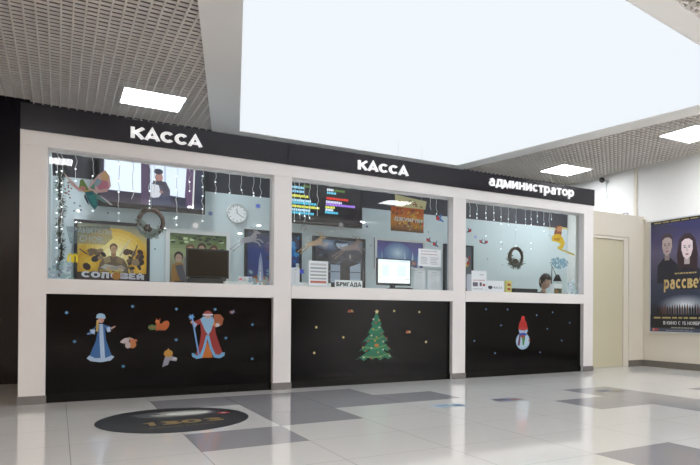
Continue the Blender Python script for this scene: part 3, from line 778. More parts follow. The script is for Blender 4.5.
def face(cx, cz, s, hairc, facec, longhair):
    a.poly([(cx-.21*s,cz-.62*s),(cx-.20*s,cz-.32*s),(cx-.07*s,cz-.2*s),(cx+.07*s,cz-.2*s),(cx+.22*s,cz-.32*s),(cx+.25*s,cz-.62*s)],(38,40,54))
    if longhair:
        a.poly([(cx-.16*s,cz-.34*s),(cx-.19*s,cz-.1*s),(cx-.15*s,cz+.14*s),(cx-.05*s,cz+.22*s),(cx+.06*s,cz+.22*s),(cx+.15*s,cz+.13*s),(cx+.2*s,cz-.1*s),(cx+.18*s,cz-.36*s),(cx+.08*s,cz-.3*s),(cx-.07*s,cz-.28*s)],hairc)
    else:
        a.ell(cx,cz+.09*s,.125*s,.13*s,hairc,18)
    a.poly([(cx-.05*s,cz-.24*s),(cx-.05*s,cz-.1*s),(cx+.05*s,cz-.1*s),(cx+.05*s,cz-.24*s)],tuple(c*.8 for c in facec))
    a.poly([(cx-.10*s,cz+.10*s),(cx-.105*s,cz-.02*s),(cx-.07*s,cz-.12*s),(cx,cz-.17*s),(cx+.07*s,cz-.12*s),(cx+.105*s,cz-.02*s),(cx+.10*s,cz+.10*s),(cx+.04*s,cz+.14*s),(cx-.04*s,cz+.14*s)],facec)
    for sx in (-1,1):
        a.ell(cx+sx*.042*s,cz+.012*s,.02*s,.009*s,(60,50,60),10); a.stroke([(cx+sx*.02*s,cz+.035*s),(cx+sx*.068*s,cz+.04*s)],.010*s,tuple(c*.7 for c in hairc))
    a.poly([(cx-.008*s,cz+.02*s),(cx-.018*s,cz-.05*s),(cx+.018*s,cz-.05*s),(cx+.008*s,cz+.02*s)],tuple(c*.88 for c in facec))
    a.ell(cx,cz-.09*s,.034*s,.012*s,(150,95,100),10)
q = pp(667,246); face(q[0], q[1], .88, (66,54,62), (176,160,158), False)
q = pp(687,248); face(q[0], q[1], .95, (58,42,50), (222,205,210), True)
q = pp(711,246); face(q[0], q[1], .95, (66,54,62), (205,190,190), False)
qa = pp(660,289); qb = pp(700,277)
tx0 = pp(664,285)[0]; tz = pp(664,290)[1]
zt0, zt1 = pp(664,291)[1], pp(664,281)[1]
a.text('рассвет',tx0,zt0-.02,tx0+.72,zt1+.02,(215,190,130),.012)
zz = pp(680,273)[1]; a.lines(tx0+.2,zz-.015,tx0+.6,zz+.015,1,(190,170,120),.7,.1)
zc = pp(680,305)[1]
a.glow(W/2+.02,zc,.52,.17,(54,62,84),(225,232,240),8)
for q in range(20): 
    x = .14+q*.045; a.poly([(x,zc-.17),(x-.012,zc-.06),(x+.005,zc+.005+random.uniform(-.02,.03)),(x+.025,zc-.06),(x+.02,zc-.17)],random.choice([(30,28,34),(60,40,40),(45,45,55),(90,60,50)]))
zz = pp(690,316)[1]
a.rect(0,0,W,zz+.02,(30,31,38)); a.lines(.07,zz-.04,W-.07,zz,1,(180,165,110),.6,.05)
a.text('В КИНО С 15 НОЯБРЯ',.25,zz-.13,.95,zz-.075,(215,215,220),.01); a.lines(.4,zz-.185,.85,zz-.155,1,(170,165,150),.7,.1); a.text('IMAX',.48,zz-.24,.68,zz-.205,(190,165,90),.01)
a.rect(0,0,W,.055,(70,78,96)); a.rect(.05,.01,.085,.045,(220,120,120)); a.rect(.1,.015,.16,.04,(190,60,60)); a.lines(.3,.015,.8,.035,1,(150,155,170))
a.build('picture', t, M['backlit'])

# ================================================================== SCREENS AND FITTINGS INSIDE
def tv(name, label, x0, x1, z0, z1, y):
    t = thing(name, ((x0+x1)/2, y, z0), label, 'television')
    B(x0, x1, y, y+.055, z0, z1).build('housing', M['black'], t, .006)
    B((x0+x1)/2-.12, (x0+x1)/2+.12, y+.055, YB, (z0+z1)/2-.1, (z0+z1)/2+.1).build('wall_mount', M['black'], t)
    return t
t = tv('television', 'wide television showing a man by windows, hanging inside the left window', .36, 1.49, 1.985, 2.62, 1.93)
sx0, sz0 = .385, 2.04
a = Art((sx0, 1.9295, sz0), X_, Z_, .0001); W = 1.08; Hh = .56
def ps(u, v):
    q = HY(u, v, 1.93); return (q.x-sx0, q.z-sz0)
a.rect(0,0,W,Hh,(42,44,62))
def quadpx(l, c): a.poly([ps(u, v) for u, v in l], c)
quadpx([(100,150),(149,150),(149,205),(100,200)],(52,48,62))
quadpx([(104,150),(141,154),(141,193),(104,189)],(215,225,245)); quadpx([(141,155),(149.5,156),(149,207),(141,205)],(72,58,82))
quadpx([(150,156),(187,162),(185,198),(150,192)],(208,218,240)); quadpx([(164,160),(166,160),(166,192),(164,192)],(170,180,205))
quadpx([(187,160),(194,161),(192,215),(184,213)],(84,64,92)); quadpx([(194,161),(195.5,161),(193.5,215),(192,215)],(200,200,200))
quadpx([(100,200),(150,206),(186,198),(186,215),(100,207)],(48,50,66))
# the man on the screen
quadpx([(151,184),(156,180),(166,182),(170,190),(170,203),(152,204)],(70,68,84)); quadpx([(151,184),(158,183),(161,194),(157,200),(150,196)],(190,190,200)); 
c_ = ps(159,177.5); a.ell(c_[0],c_[1],.042,.058,(150,110,105),16); c_ = ps(158.5,172.5); a.ell(c_[0],c_[1]+.01,.05,.034,(45,45,60),14)
quadpx([(160,180),(167,184),(168,192),(163,190)],(60,58,72)); quadpx([(153,180),(165,182),(163,186),(153,184)],(55,52,66)); c_=ps(161,192); a.ell(c_[0],c_[1],.022,.014,(150,115,105),10)
quadpx([(151,198),(170,196),(172,205),(152,208)],(58,62,84))
# keep the drawn picture inside the screen
for i, v in enumerate(a.mb.v):
    a.mb.v[i] = Vector((min(max(v.x, sx0), sx0+W), v.y, min(max(v.z, sz0), sz0+Hh)))
a.build('screen', t, M['screen'])

t = tv('schedule_display', 'black timetable display with coloured text rows inside the middle window', 2.40, 3.545, 1.975, 2.63, 1.93)
sx0, sz0, W, Hh = 2.425, 2.0, 1.095, .605
a = Art((sx0, 1.9295, sz0), X_, Z_, .0001)
a.rect(0,0,W,Hh,(16,14,20))
def row(u0, v, u1, c, h=3.0):
    p, q = ps(u0, v), ps(u1, v)
    z = p[1]; hh = h/92*1.02
    x = p[0]
    random.seed(int(u0*7+v))
    while x < q[0]:
        w_ = random.uniform(.012,.028); a.same([(x,z-hh/2),(x+w_*.75,z-hh/2),(x+w_*.75,z+hh/2*random.uniform(.6,1)),(x,z+hh/2*random.uniform(.6,1))],c); x += w_
    a.k += 1
def ps(u, v):
    q = HY(u, v, 1.93); return (q.x-sx0, q.z-sz0)
for u0, v, u1, c in ((287,186,303.5,(150,215,240)),(287,190,303.5,(140,200,235)),(287,194.5,308,(225,225,90)),(287,199,310.5,(185,225,245)),(287,201.5,315,(80,190,225)),
        (287,205,319,(225,225,90)),(287,208.5,310,(190,225,245)),(287,211.5,313,(80,190,225)),
        (327,189.5,333,(230,235,245)),(327,192.5,335.5,(110,200,230)),(326.5,198,348,(225,60,45)),(326,201.5,342,(220,215,245)),(326,204,355,(165,120,235)),
        (325.5,206.8,335,(225,225,90)),(325.5,209.5,333,(220,230,245)),(325,212,338,(90,195,230)),(303,186,311,(90,120,50)),(334,190.5,345,(90,120,50))):
    row(u0, v, u1, c)
a.build('screen', t, M['screen'])

# wall clock
c0 = HY(237, 213.5, YB-.02); cr = .125
t = thing('wall_clock', (c0.x, YB, c0.z-cr), 'round white wall clock with a silver rim inside the left window', 'clock')
def disc(cx, y0, y1, cz, r, n=40):
    return MB().prism([(r*math.cos(2*PI*i/n), r*math.sin(2*PI*i/n)) for i in range(n)], 0, 1).move(lambda p: Vector((cx+p.x, y0+(y1-y0)*p.z, cz+p.y)))
disc(c0.x, YB-.03, YB, c0.z, cr-.012).build('face', M['paper'], t)
rp = [(c0.x+(cr-.008)*math.cos(2*PI*i/40), YB-.03, c0.z+(cr-.008)*math.sin(2*PI*i/40)) for i in range(41)]
MB().tube(rp, .011, 8, cap=False).build('rim', M['silver'], t)
a = Art((c0.x, YB-.0305, c0.z), X_, Z_, .0002)
gp = []
for i in range(12):
    for da, r in ((-.20,.083),(-.045,.083),(-.045,.101),(.045,.101),(.045,.083)): gp.append((r*math.cos(PI/6*i+da), r*math.sin(PI/6*i+da)))
a.poly(gp, (60,70,80)); a.ell(0,0,.0845,.0845,(232,234,238),36); a.build('dial', t)
a = Art((c0.x, YB-.0315, c0.z), X_, Z_, .0002); a.stroke([(0,0),(-.005,.06)],.008,(50,55,65)); a.build('hour_hand', t)
a = Art((c0.x, YB-.0320, c0.z), X_, Z_, .0002); a.stroke([(0,0),(.07,-.045)],.006,(50,55,65)); a.build('minute_hand', t)

# computer monitors
YM = .36
def monitor(name, label, u0, u1, v0, v1, y, lit):
    p = HY(u0, v0, y); q = HY(u1, v1, y)
    x0, x1, z1, z0 = p.x, q.x, (p.z+HY(u1, v0+1, y).z)/2, (q.z+HY(u0, v1, y).z)/2
    t = thing(name, ((x0+x1)/2, y+.05, ZS1), label, 'monitor')
    B(x0, x1, y, y+.035, z0, z1).build('housing', M['black'], t, .006)
    xm = (x0+x1)/2
    B(xm-.03, xm+.03, y+.036, y+.06, ZS1+.012, (z0+z1)/2).build('stand', M['black'], t)
    B(xm-.10, xm+.10, y-.04, y+.06-.001, ZS1+.001, ZS1+.016).build('foot', M['black'], t, .003)
    bz = .016
    if lit:
        a = Art((x0+bz, y-.0006, z0+bz+.012), X_, Z_, .0001); W = x1-x0-2*bz; Hh = z1-z0-2*bz-.012
        a.rect(0,0,W,Hh,(228,240,242)); a.rect(0,Hh*.9,W,Hh,(205,225,238)); a.rect(W*.03,Hh*.2,W*.1,Hh*.85,(232,238,200)); a.rect(W*.12,Hh*.3,W*.33,Hh*.78,(200,216,225)); a.rect(W*.6,Hh*.3,W*.88,Hh*.78,(205,222,228)); a.rect(W*.34,Hh*.3,W*.59,Hh*.78,(228,240,240))
        a.rect(W*.02,Hh*.16,W*.98,Hh*.175,(190,205,210)); a.rect(W*.02,Hh*.2,W*.12,Hh*.215,(150,110,110)); a.rect(W*.85,Hh*.17,W*.97,Hh*.185,(150,110,110)); a.lines(W*.7,Hh*.93,W*.95,Hh*.97,1,(120,130,140))
        a.build('screen', t, M['screen'])
    else:
        B(x0+bz, x1-bz, y-.002, y-.0005, z0+bz, z1-bz).build('screen', M['dkscreen'], t)
    return t
monitor('computer_monitor', 'dark switched off monitor on the ledge of the left window', 186.5, 229, 248.5, 278, YM, False)
monitor('computer_monitor.001', 'monitor with a bright white screen on the ledge of the middle window', 377, 411, 258, 285.5, YM, True)

def onledge(name, label, cat, mb, material, bevel=0):
    return tag(mb.build(name, material, None, bevel), label, cat)
Zs = ZS1+.0005
p = HY(187,280,.2); q = HY(222,280,.2)
t = thing('receipt_printer', ((p.x+q.x)/2, .20, Zs), 'low black device with a glossy lid in front of the dark monitor', 'printer')
B(p.x, q.x, .14, .26, Zs, Zs+.055).build('body', M['black'], t, .006)
B(p.x+.02, q.x-.02, .15, .24, Zs+.0552, Zs+.066).build('lid', M['dkscreen'], t, .003)
p = HY(224,285,.15); q = HY(262,287,.15)
onledge('paper_stack', 'flat stack of white paper at the right end of the left ledge', 'paper', B(p.x, q.x, .12, .30, Zs, Zs+.03), M['paper'], .002)
p = HY(238,282,.27); q = HY(252,282,.27)
t = thing('desk_calendar', ((p.x+q.x)/2, .25, Zs+.0305), 'small white and pink desk calendar standing on the paper stack', 'calendar')
MB().prism([(0,0),(.05,0),(.025,.06)],p.x,q.x).move(lambda v: Vector((v.z,.24+v.x,Zs+.0305+v.y))).build('stand', M['paper'], t)
a = Art((p.x+.003, .2395, Zs+.0315), X_, Vector((0,.025,.06)), .0002); a.rect(0,0,q.x-p.x-.006,.058,(225,225,230)); a.rect(.005,.02,.035,.045,(210,120,140)); a.rect(q.x-p.x-.04,.02,q.x-p.x-.012,.045,(190,150,160)); a.lines(.045,.015,.085,.045,3,(130,150,140)); a.build('page', t)
p = HY(174,283,.22); q = HY(186,283,.22)
onledge('stapler', 'small black office item left of the low black device', 'stapler', B(p.x,q.x-.02,.2,.26,Zs,Zs+.022), M['black'], .004)
p = HY(118,283,.14); q = HY(166,283,.14)
onledge('leaflet_stack', 'flat dark blue leaflets lying on the left ledge below the yellow poster', 'leaflets', B(p.x,q.x,.125,.25,Zs,Zs+.007), mat('navy_card',(.02,.03,.12),.5))
p = HY(103,283,.13); q = HY(132,283,.13)
# middle ledge things
p = HY(335,290,.16); q = HY(362,290,.16)
t = thing('name_plate', ((p.x+q.x)/2, .16, Zs), 'small white name block with black letters on the middle ledge', 'name plate')
B(p.x, q.x, .15, .17, Zs, Zs+.085).build('block', M['paper'], t, .002)
a = Art((p.x, .1495, Zs), X_, Z_, .0002); W = q.x-p.x
a.text('БРИГАДА', .01, .012, W-.01, .074, (55,60,70), .03); a.build('lettering', t)
p = HY(292,286,.2); q = HY(329,292,.2)
onledge('paper_stack.001', 'thick stack of white paper at the left end of the middle ledge', 'paper', B(p.x-.02,q.x,.14,.34,Zs,Zs+.045), M['paper'], .002)
p = HY(389,288,.2); q = HY(411,290,.2)
t = thing('keyboard', ((p.x+q.x)/2, .2, Zs), 'black keypad in front of the bright monitor', 'keyboard')
B(p.x,q.x,.15,.25,Zs,Zs+.018).build('case', M['black'], t, .003)
km = MB()
for i in range(8):
    for j in range(3): km.box(p.x+.015+i*(q.x-p.x-.02)/8, p.x+.015+i*(q.x-p.x-.02)/8+.02, .16+j*.028, .18+j*.028, Zs+.018, Zs+.023)
km.build('keys', M['dframe'], t)
tag(MB().tube([(HY(362,290,.2).x,.2,Zs+.004),(HY(368,290,.2).x,.18,Zs+.004),(HY(376,290,.2).x,.22,Zs+.004),(HY(380,290,.2).x,.3,Zs+.004)],.004,6).build('cable', mat('blue_cable',(.10,.18,.45),.5)), 'thin blue cable lying on the ledge left of the bright monitor', 'cable')

# sheets taped to the glass
def sheet(name, label, pts, y=.0985, content=None, cat='notice', back=(225,232,238)):
    P = [HY(u, v, y) for u, v in pts]
    x0 = min(p.x for p in P); x1 = max(p.x for p in P); z0 = min(p.z for p in P); z1 = max(p.z for p in P)
    t = thing(name, ((x0+x1)/2, y, z0), label, cat)
    B(x0, x1, y, y+.001, z0, z1).build('paper', M['paper'], t)
    a = Art((x0, y-.0003, z0), X_, Z_, .0001)
    a.rect(0,0,x1-x0,z1-z0,back); content(a, x1-x0, z1-z0); a.build('print', t)
    return t
def c1(a,W,H_):
    a.rect(.02,H_*.82,W-.02,H_*.9,(190,195,200))
    for k,c in enumerate([(150,160,170),(165,172,180),(150,165,160),(165,172,180)]): a.rect(.02,H_*(.72-.14*k)-.012,W-.02,H_*(.72-.14*k)+.006,c)
    a.rect(.02,H_*.1,W-.02,H_*.2,(190,120,110)); a.stroke([(0,0),(0,H_)],.004,(150,165,165)); a.stroke([(W,0),(W,H_)],.004,(150,165,165))
sheet('price_list', 'white price list with grey bands and a red line taped to the middle glass', [(308.5,260.5),(328,286)], content=c1)
def c2(a,W,H_):
    a.text('ВНИМАНИЕ', .03,H_*.84,W-.05,H_*.92,(140,120,125),.01); a.lines(.03,H_*.68,W-.03,H_*.76,1,(170,110,110),.5,.1); a.lines(.03,H_*.12,W*.45,H_*.58,5,(170,180,190)); a.lines(W*.52,H_*.12,W-.03,H_*.58,5,(170,180,190))
sheet('rules_notice', 'landscape white notice taped high on the right side of the middle glass', [(418.5,248.5),(441,267)], content=c2)
def c3(a,W,H_):
    a.lines(.03,H_*.1,W-.03,H_*.8,7,(185,195,200)); a.rect(W*.3,H_*.85,W*.7,H_*.9,(170,180,190))
sheet('small_notice', 'small white sheet low at the left edge of the middle glass', [(291,267.5),(299.5,285)], content=c3, back=(205,214,220))
sheet('faint_notice', 'pale sheet low on the middle glass, right beside the bright monitor', [(414,270),(425.5,289)], content=c3, back=(195,206,212))
sheet('faint_notice.001', 'pale sheet low on the middle glass, nearest the right pillar', [(428,270),(440.5,290)], content=c3, back=(195,206,212))
def c4(a,W,H_):
    a.lines(W*.55,H_*.8,W-.02,H_*.86,1,(130,130,120)); a.text('АКЦИЯ',.02,H_*.50,W-.03,H_*.58,(195,130,130),.01); a.rect(.02,H_*.24,W*.42,H_*.44,(110,105,120)); a.rect(W*.54,H_*.26,W*.68,H_*.44,(100,90,95)); a.rect(W*.74,H_*.26,W*.9,H_*.38,(150,80,80)); a.lines(.02,H_*.1,W-.03,H_*.18,1,(170,175,180))
sheet('offer_notice', 'tall white leaflet with small pictures at the left end of the right window', [(471.5,270.5),(486.5,291.6)], content=c4)
def c5(a,W,H_):
    a.ell(.05,H_*.42,.035,.022,(60,65,75),14); a.text('КАССА',.10,H_*.33,W-.02,H_*.55,(120,125,135),.02)
sheet('cash_desk_sign', 'white sign reading КАССА standing at the glass of the right window', [(487,280.5),(503.7,292.7)], content=c5)
# frosted film piece beside leaflet
tag(B(HY(467,280,.0985).x,HY(471.3,280,.0985).x,.0985,.0995,1.06,1.27).build('frosted_sheet', mat('grey_film',(.42,.47,.54),.6)), 'narrow grey sheet between the pillar and the tall leaflet', 'sheet')
# yellow sweet box
p = HY(505.5,290,.14); q = HY(511,290,.14)
t = thing('sweet_box', ((p.x+q.x)/2,.14,Zs), 'small upright yellow box with red pictures on the right ledge', 'box')
B(p.x,q.x,.125,.165,Zs,Zs+.155).build('carton', mat('yellow_card',(.62,.56,.16),.5), t, .002)
a = Art((p.x,.1246,Zs), X_, Z_, .0002); W=q.x-p.x
a.ell(W/2,.045,W*.3,.016,(170,60,35)); a.ell(W/2,.10,W*.3,.018,(180,80,40)); a.ell(W/2,.075,W*.2,.008,(225,215,160)); a.rect(.005,.13,W-.005,.148,(215,205,120)); a.build('picture', t)
# black card terminal / cash drawer
p = HY(511.5,291,.2); q = HY(535,291,.2)
t = thing('low_counter_box', ((p.x+q.x)/2,.2,Zs), 'long low black box on the right ledge next to the yellow box', 'box')
B(p.x,q.x,.14,.28,Zs,Zs+.06).build('body', M['black'], t, .004); B(p.x+.01,q.x-.01,.136,.14,Zs+.01,Zs+.04).build('front_flap', M['dframe'], t)
# flat things along the ledge
for u0,u1,l in ((536,544,'thin dark tray of pens right of the low black box'),(557,571,'flat beige booklet on the right ledge, nearest the last pillar')):
    p = HY(u0,293,.15); q = HY(u1,294,.15)
    onledge('pen_tray' if u0 == 536 else 'booklet', l, 'tray' if u0 == 536 else 'booklet', B(p.x,q.x,.13,.25,Zs,Zs+(.02 if u0 == 536 else .01)), M['black'] if u0 == 536 else mat('beige_card',(.42,.36,.28),.6), .001)
# printed carton with a desk lamp above
p = HY(554,285,.30); q = HY(562,285,.30)
t = thing('printed_carton', ((p.x+q.x)/2,.34,Zs), 'carton with white top and brown green picture, beside the seated person', 'box')
B(p.x,q.x,.30,.38,Zs,Zs+.15).build('carton', M['paper'], t, .002)
a = Art((p.x,.2996,Zs), X_, Z_, .0002); W=q.x-p.x; a.rect(.004,.004,W-.004,.085,(105,95,65)); a.ell(W*.35,.045,.025,.03,(150,100,60)); a.ell(W*.7,.04,.02,.03,(60,90,60)); a.ell(W*.55,.07,.03,.012,(70,60,50)); a.build('picture', t)
base = HY(552,285,.46); hd = HY(557.5,278,.46)
t = thing('desk_lamp', (base.x,.46,Zs), 'black desk lamp with a bent arm behind the printed carton', 'desk lamp')
MB().tube([(base.x,.46,Zs),(base.x,.46,Zs+.015)],.035,20).build('base', M['black'], t)
top = HY(552,266,.46)
MB().tube([(base.x,.46,Zs+.01),(base.x-.01,.46,Zs+.2),(top.x,.46,top.z),(hd.x-.02,.46,hd.z+.03)],.006,8).build('arm', M['black'], t)
MB().tube([(hd.x,.46,hd.z+.05),(hd.x,.46,hd.z+.03),(hd.x,.46,hd.z-.045)],[.02,.035,.062],16).build('lamp_shade', M['black'], t)

# ================================================================== DECORATION ON AND BEHIND THE GLASS
GY = .0985
# winged fairy, left window
a = Art((HY(84,188,GY).x, GY, HY(84,188,GY).z), X_, Z_, .0002)
def pq(u, v):
    r = HY(u, v, GY); return (r.x-a.O.x, r.z-a.O.z)
def pl(l, c): a.poly([pq(u, v) for u, v in l], c)
pl([(63,172),(69,178),(78,187),(86,191),(80,192),(72,186)],(185,165,160)); pl([(69,179),(78,187),(84,191),(78,190)],(190,140,150))
pl([(88,189),(92,182),(98,175),(105,170),(109.5,176),(111,186),(107,192),(96,193)],(190,160,160)); pl([(95,183),(103,178),(108,182),(109,188),(99,190)],(170,110,130)); pl([(101,174),(106,171),(109,176),(108,181),(101,180)],(190,160,120)); pl([(92,186),(97,178),(102,181),(98,186)],(120,150,165)); pl([(90,188),(94,183),(95,190)],(60,130,110))
pl([(80,180),(83,179),(87,186),(89,190),(84,192),(79,188)],(90,125,60)); pl([(81,187),(86,190),(92,190),(94,193),(85,193)],(165,140,90))
pl([(85,192),(93,191),(97,196),(98,205),(95,210),(92,207),(88,201)],(20,95,105)); pl([(88,196),(94,194),(97,203),(94,206)],(25,120,120)); pl([(92,191),(100,196),(107,203),(105,203),(96,198)],(70,110,110))
pl([(85,193),(88,201),(90,206),(87,203),(84,197)],(40,60,80)); pl([(100,196),(110,205),(113,205),(104,198)],(170,175,180)); pl([(80,186),(86,187),(85,191),(81,190)],(170,120,110))
tag(a.build('fairy_sticker'), 'winged fairy with a teal dress stuck on the left glass', 'window decoration')
# golden figure, right window
a = Art((HY(562,240,GY).x, GY, HY(562,240,GY).z), X_, Z_, .0002)
pl([(555,227),(560,224.5),(562,229),(560,235),(554,235)],(120,75,50)); pl([(557,227),(562,226),(562,231),(557,232)],(185,130,90)); pl([(556,231),(562,232),(561,236),(556,236)],(140,80,60)); pl([(562,227),(568,228),(568,229.5),(562,229)],(195,185,120)); pl([(547,227),(556,229),(556,230),(547,228)],(195,190,150))
pl([(552,236),(556,234),(560,234),(563,238),(565,243),(563,248),(560,250),(557,248),(561,244),(557,242),(552,241)],(205,175,35)); pl([(554,238),(561,238),(559,241),(554,240)],(175,130,30))
pl([(557,246),(562,249),(574,254),(575,256),(562,251),(558,249)],(180,165,75)); pl([(562,249),(574,254),(574.5,255)],(140,130,60))
tag(a.build('golden_fairy_sticker'), 'slender figure in a yellow dress stuck on the right glass', 'window decoration')
# frost ornament
def frost(name, label, cx, cz, r, col, n=40, shape=None, seed=1):
    a2 = Art((cx, GY, cz), X_, Z_, .00002); random.seed(seed)
    for q in range(n):
        if shape == 'corner': x, z = random.random()**1.5*r[0], random.random()**1.5*r[1]
        elif shape == 'cornerr': x, z = -random.random()**1.5*r[0], random.random()**1.5*r[1]
        else:
            an = random.random()*2*PI; k = random.random()**.5; x, z = r[0]*k*math.cos(an), r[1]*k*math.sin(an)
        a2.star(x, z, random.uniform(.012,.028), tuple(min(255, c+random.randint(-14,14)) for c in col), random.choice([4,6,6]), .35, random.random())
    return tag(a2.build(name, None, M['film']), label, 'window decoration')
frost('frost_sticker', 'round frosty blue snow ornament on the right glass above the seated person', HY(559,263,GY).x, HY(559,263,GY).z, (.16,.07), (110,155,180), 150)
frost('frost_corner_sticker', 'pale frost pattern in the lower left corner of the left glass', -.07, 1.065, (.17,.15), (165,195,210), 50, 'corner', 2)
frost('frost_corner_sticker.001', 'pale frost pattern in the lower right corner of the left glass', 1.78, 1.065, (.20,.15), (150,190,205), 50, 'cornerr', 3)
frost('frost_corner_sticker.002', 'pale frost pattern in the lower right corner of the right glass', 5.96, 1.065, (.20,.18), (150,185,205), 50, 'cornerr', 4)
# leaping deer stickers
def deer(label, u0, v0, u1, v1, col, name='deer_sticker', yy=GY):
    A0 = HY(u0, v1, yy); A1 = HY(u1, v0, yy); sx, sz = A1.x-A0.x, abs(A1.z-A0.z)
    a = Art((A0.x, yy, A0.z), X_, Z_, .0002)
    q = lambda l: [(x*sx, z*sz) for x, z in l]
    a.poly(q([(.30,.42),(.34,.55),(.48,.62),(.62,.68),(.70,.82),(.78,.80),(.80,.68),(.76,.55),(.66,.45),(.50,.40),(.38,.36)]), col)
    a.poly(q([(.70,.80),(.74,.90),(.84,.88),(.92,.82),(.90,.79),(.80,.78)]), col)
    for st in ([(.74,.88),(.68,1.0),(.60,1.05)],[(.72,.95),(.76,1.06)],[(.78,.88),(.82,1.02)]): a.stroke(q(st), .008, col)
    for st in ([(.36,.42),(.22,.30),(.05,.10)],[(.40,.40),(.28,.22),(.12,.02)],[(.72,.52),(.86,.58),(.98,.45)],[(.70,.48),(.84,.44),(.90,.30)],[(.32,.5),(.26,.56)]): a.stroke(q(st), .014, col)
    return tag(a.build(name, None, M['film']), label, 'window decoration')
deer('leaping beige deer sticker on the middle glass in front of the dark poster', 330, 238, 366, 259, (165,150,140))
deer('leaping pale silver deer sticker on the left glass near the clock', 228, 229, 264, 252, (190,195,200), 'deer_sticker.001')
deer('leaping golden deer sticker on the middle glass nearest the left pillar', 296, 234, 329, 254, (205,180,140), 'deer_sticker.002')
# bullfinches
def bird(label, u, v, s, k, body=(190,45,40), wing=(60,70,100), name='bullfinch_sticker'):
    r = HY(u, v, GY); a = Art((r.x, GY, r.z), X_, Z_, .0002); a.s = s
    a.poly([(-.5*k,.1),(-.3*k,.35),(0,.3),(.45*k,-.15),(.8*k,-.45),(.7*k,-.55),(.2*k,-.4),(-.3*k,-.35)], wing)
    a.ell(-.2*k,-.05,.3,.3,body,12); a.ell(-.38*k,.25,.15,.13,(45,45,60),10); a.poly([(.0,.1),(.5*k,.8),(.35*k,.05)],wing)
    return tag(a.build(name), label, 'window decoration')
bird('blue winged red bird sticker flying at the top right of the middle glass', 439, 218, .085, 1, (180,60,60), (70,115,175))
bird('red bird sticker over the hanging orange banner corner', 421.5, 224, .05, -1, (190,45,50), (80,120,60), 'bullfinch_sticker.001')
bird('red breasted bird sticker, left one of the pair above the landscape notice', 428.5, 240, .055, 1, (190,50,50), (60,60,80), 'bullfinch_sticker.002')
bird('red breasted bird sticker, right one of the pair above the landscape notice', 435, 244, .062, 1, (175,60,55), (60,75,110), 'bullfinch_sticker.003')
bird('red breasted bird sticker highest at the left edge of the right glass', 469.5, 230.5, .055, -1, (180,45,45), (60,60,85), 'bullfinch_sticker.004')
bird('red breasted bird sticker, left one of the sitting pair on the right glass', 481, 241.5, .05, 1, (190,45,45), (70,60,85), 'bullfinch_sticker.005')
bird('red breasted bird sticker, right one of the sitting pair on the right glass', 486, 242, .05, -1, (175,50,50), (60,60,85), 'bullfinch_sticker.006')
# dark banner with lettering and a yellow arched letter
p = HY(66,223,.0990); q = HY(113,243,.0990)
a = Art((p.x,.0984,HY(66,243,.099).z), X_, Z_, .0002); W=q.x-p.x; Hh=p.z-HY(66,243,.099).z
a.poly([(.03,0),(W-.06,0),(W,.07),(W-.03,Hh),(0,Hh-.03)],(92,120,130))
a.text('ХРАНИТЕЛИ',.01,Hh*.55,W-.01,Hh*.86,(165,180,190),.012); a.text('СНОВ',W*.28,Hh*.12,W*.78,Hh*.44,(175,188,196),.012)
tag(a.build('title_banner', None, M['film']), 'blue grey title strip reading ХРАНИТЕЛИ СНОВ across the left glass', 'banner')
p = HY(67.2,262,GY); q = HY(78,254,GY)
mb = MB(); W=q.x-p.x; Hh=q.z-HY(78,262,GY).z
def arch(x0, w, h):
    pts = [(x0, 0)]; 
    for i in range(9):
        an = PI-PI*i/8; pts.append((x0+w/2+w/2*math.cos(an), h*.55+h*.45*math.sin(an)))
    return pts+[(x0+w, 0)]
a = Art((p.x, .0984, p.z), X_, Z_, .0002)
for x0 in (0, W*.46):
    P = arch(x0+.008, W*.54-.016, Hh); a.stroke(P, .017, (235,215,30))
tag(a.build('arched_letter_sticker'), 'bright yellow double arched letter low on the left glass', 'sticker')
# small flakes on the glass
flakes([(HY(u,v,GY).x,HY(u,v,GY).z) for u,v in ((74.5,203),(80,206),(74,211),(81,210),(108,213),(155,249))], (50,62,92), .010, 'tiny dark blue snowflake sticker on the left glass', 'dark snowflakes on the left glass', GY)
flakes([(HY(u,v,GY).x,HY(u,v,GY).z) for u,v in ((306,248.5),(371,245.5),(428.5,232),(502,244.5),(487.5,259),(502.5,265))], (60,72,98), .010, 'tiny dark blue snowflake sticker on the middle and right glass', 'dark snowflakes on the other glass', GY)
for u,v,r,c,l in ((258,206,.032,(75,100,190),'bright blue snowflake sticker at the top right of the left glass'),(210.5,213.5,.028,(95,110,155),'grey blue snowflake sticker right of the television on the left glass'),
        (301.5,271.5,.038,(50,65,170),'strong blue snowflake sticker beside the price list'),(475.5,237,.024,(130,140,195),'pale violet ring snowflake sticker between the birds on the right glass'),
        (570.5,286.5,.018,(100,115,170),'pale violet snowflake sticker low at the right end of the right glass'),(367,226.5,.020,(65,75,120),'small blue snowflake sticker below the timetable display'),
        (384,233,.0,(0,0,0),'')):
    if r: flake(HY(u,v,GY).x,HY(u,v,GY).z,c,r,l,None,GY)
flake(HY(195.5,225.5,GY).x,HY(195.5,225.5,GY).z,(205,210,215),.05,'large white lace snowflake sticker on the left glass above the silver framed poster',None,GY)
flake(HY(341,225,GY).x,HY(341,225,GY).z,(120,120,125),.04,'grey lace snowflake sticker at the lower edge of the timetable display',None,GY)
flake(HY(304,228,GY).x,HY(304,228,GY).z,(120,125,130),.04,'grey lace snowflake sticker at the upper left of the middle glass',None,GY)

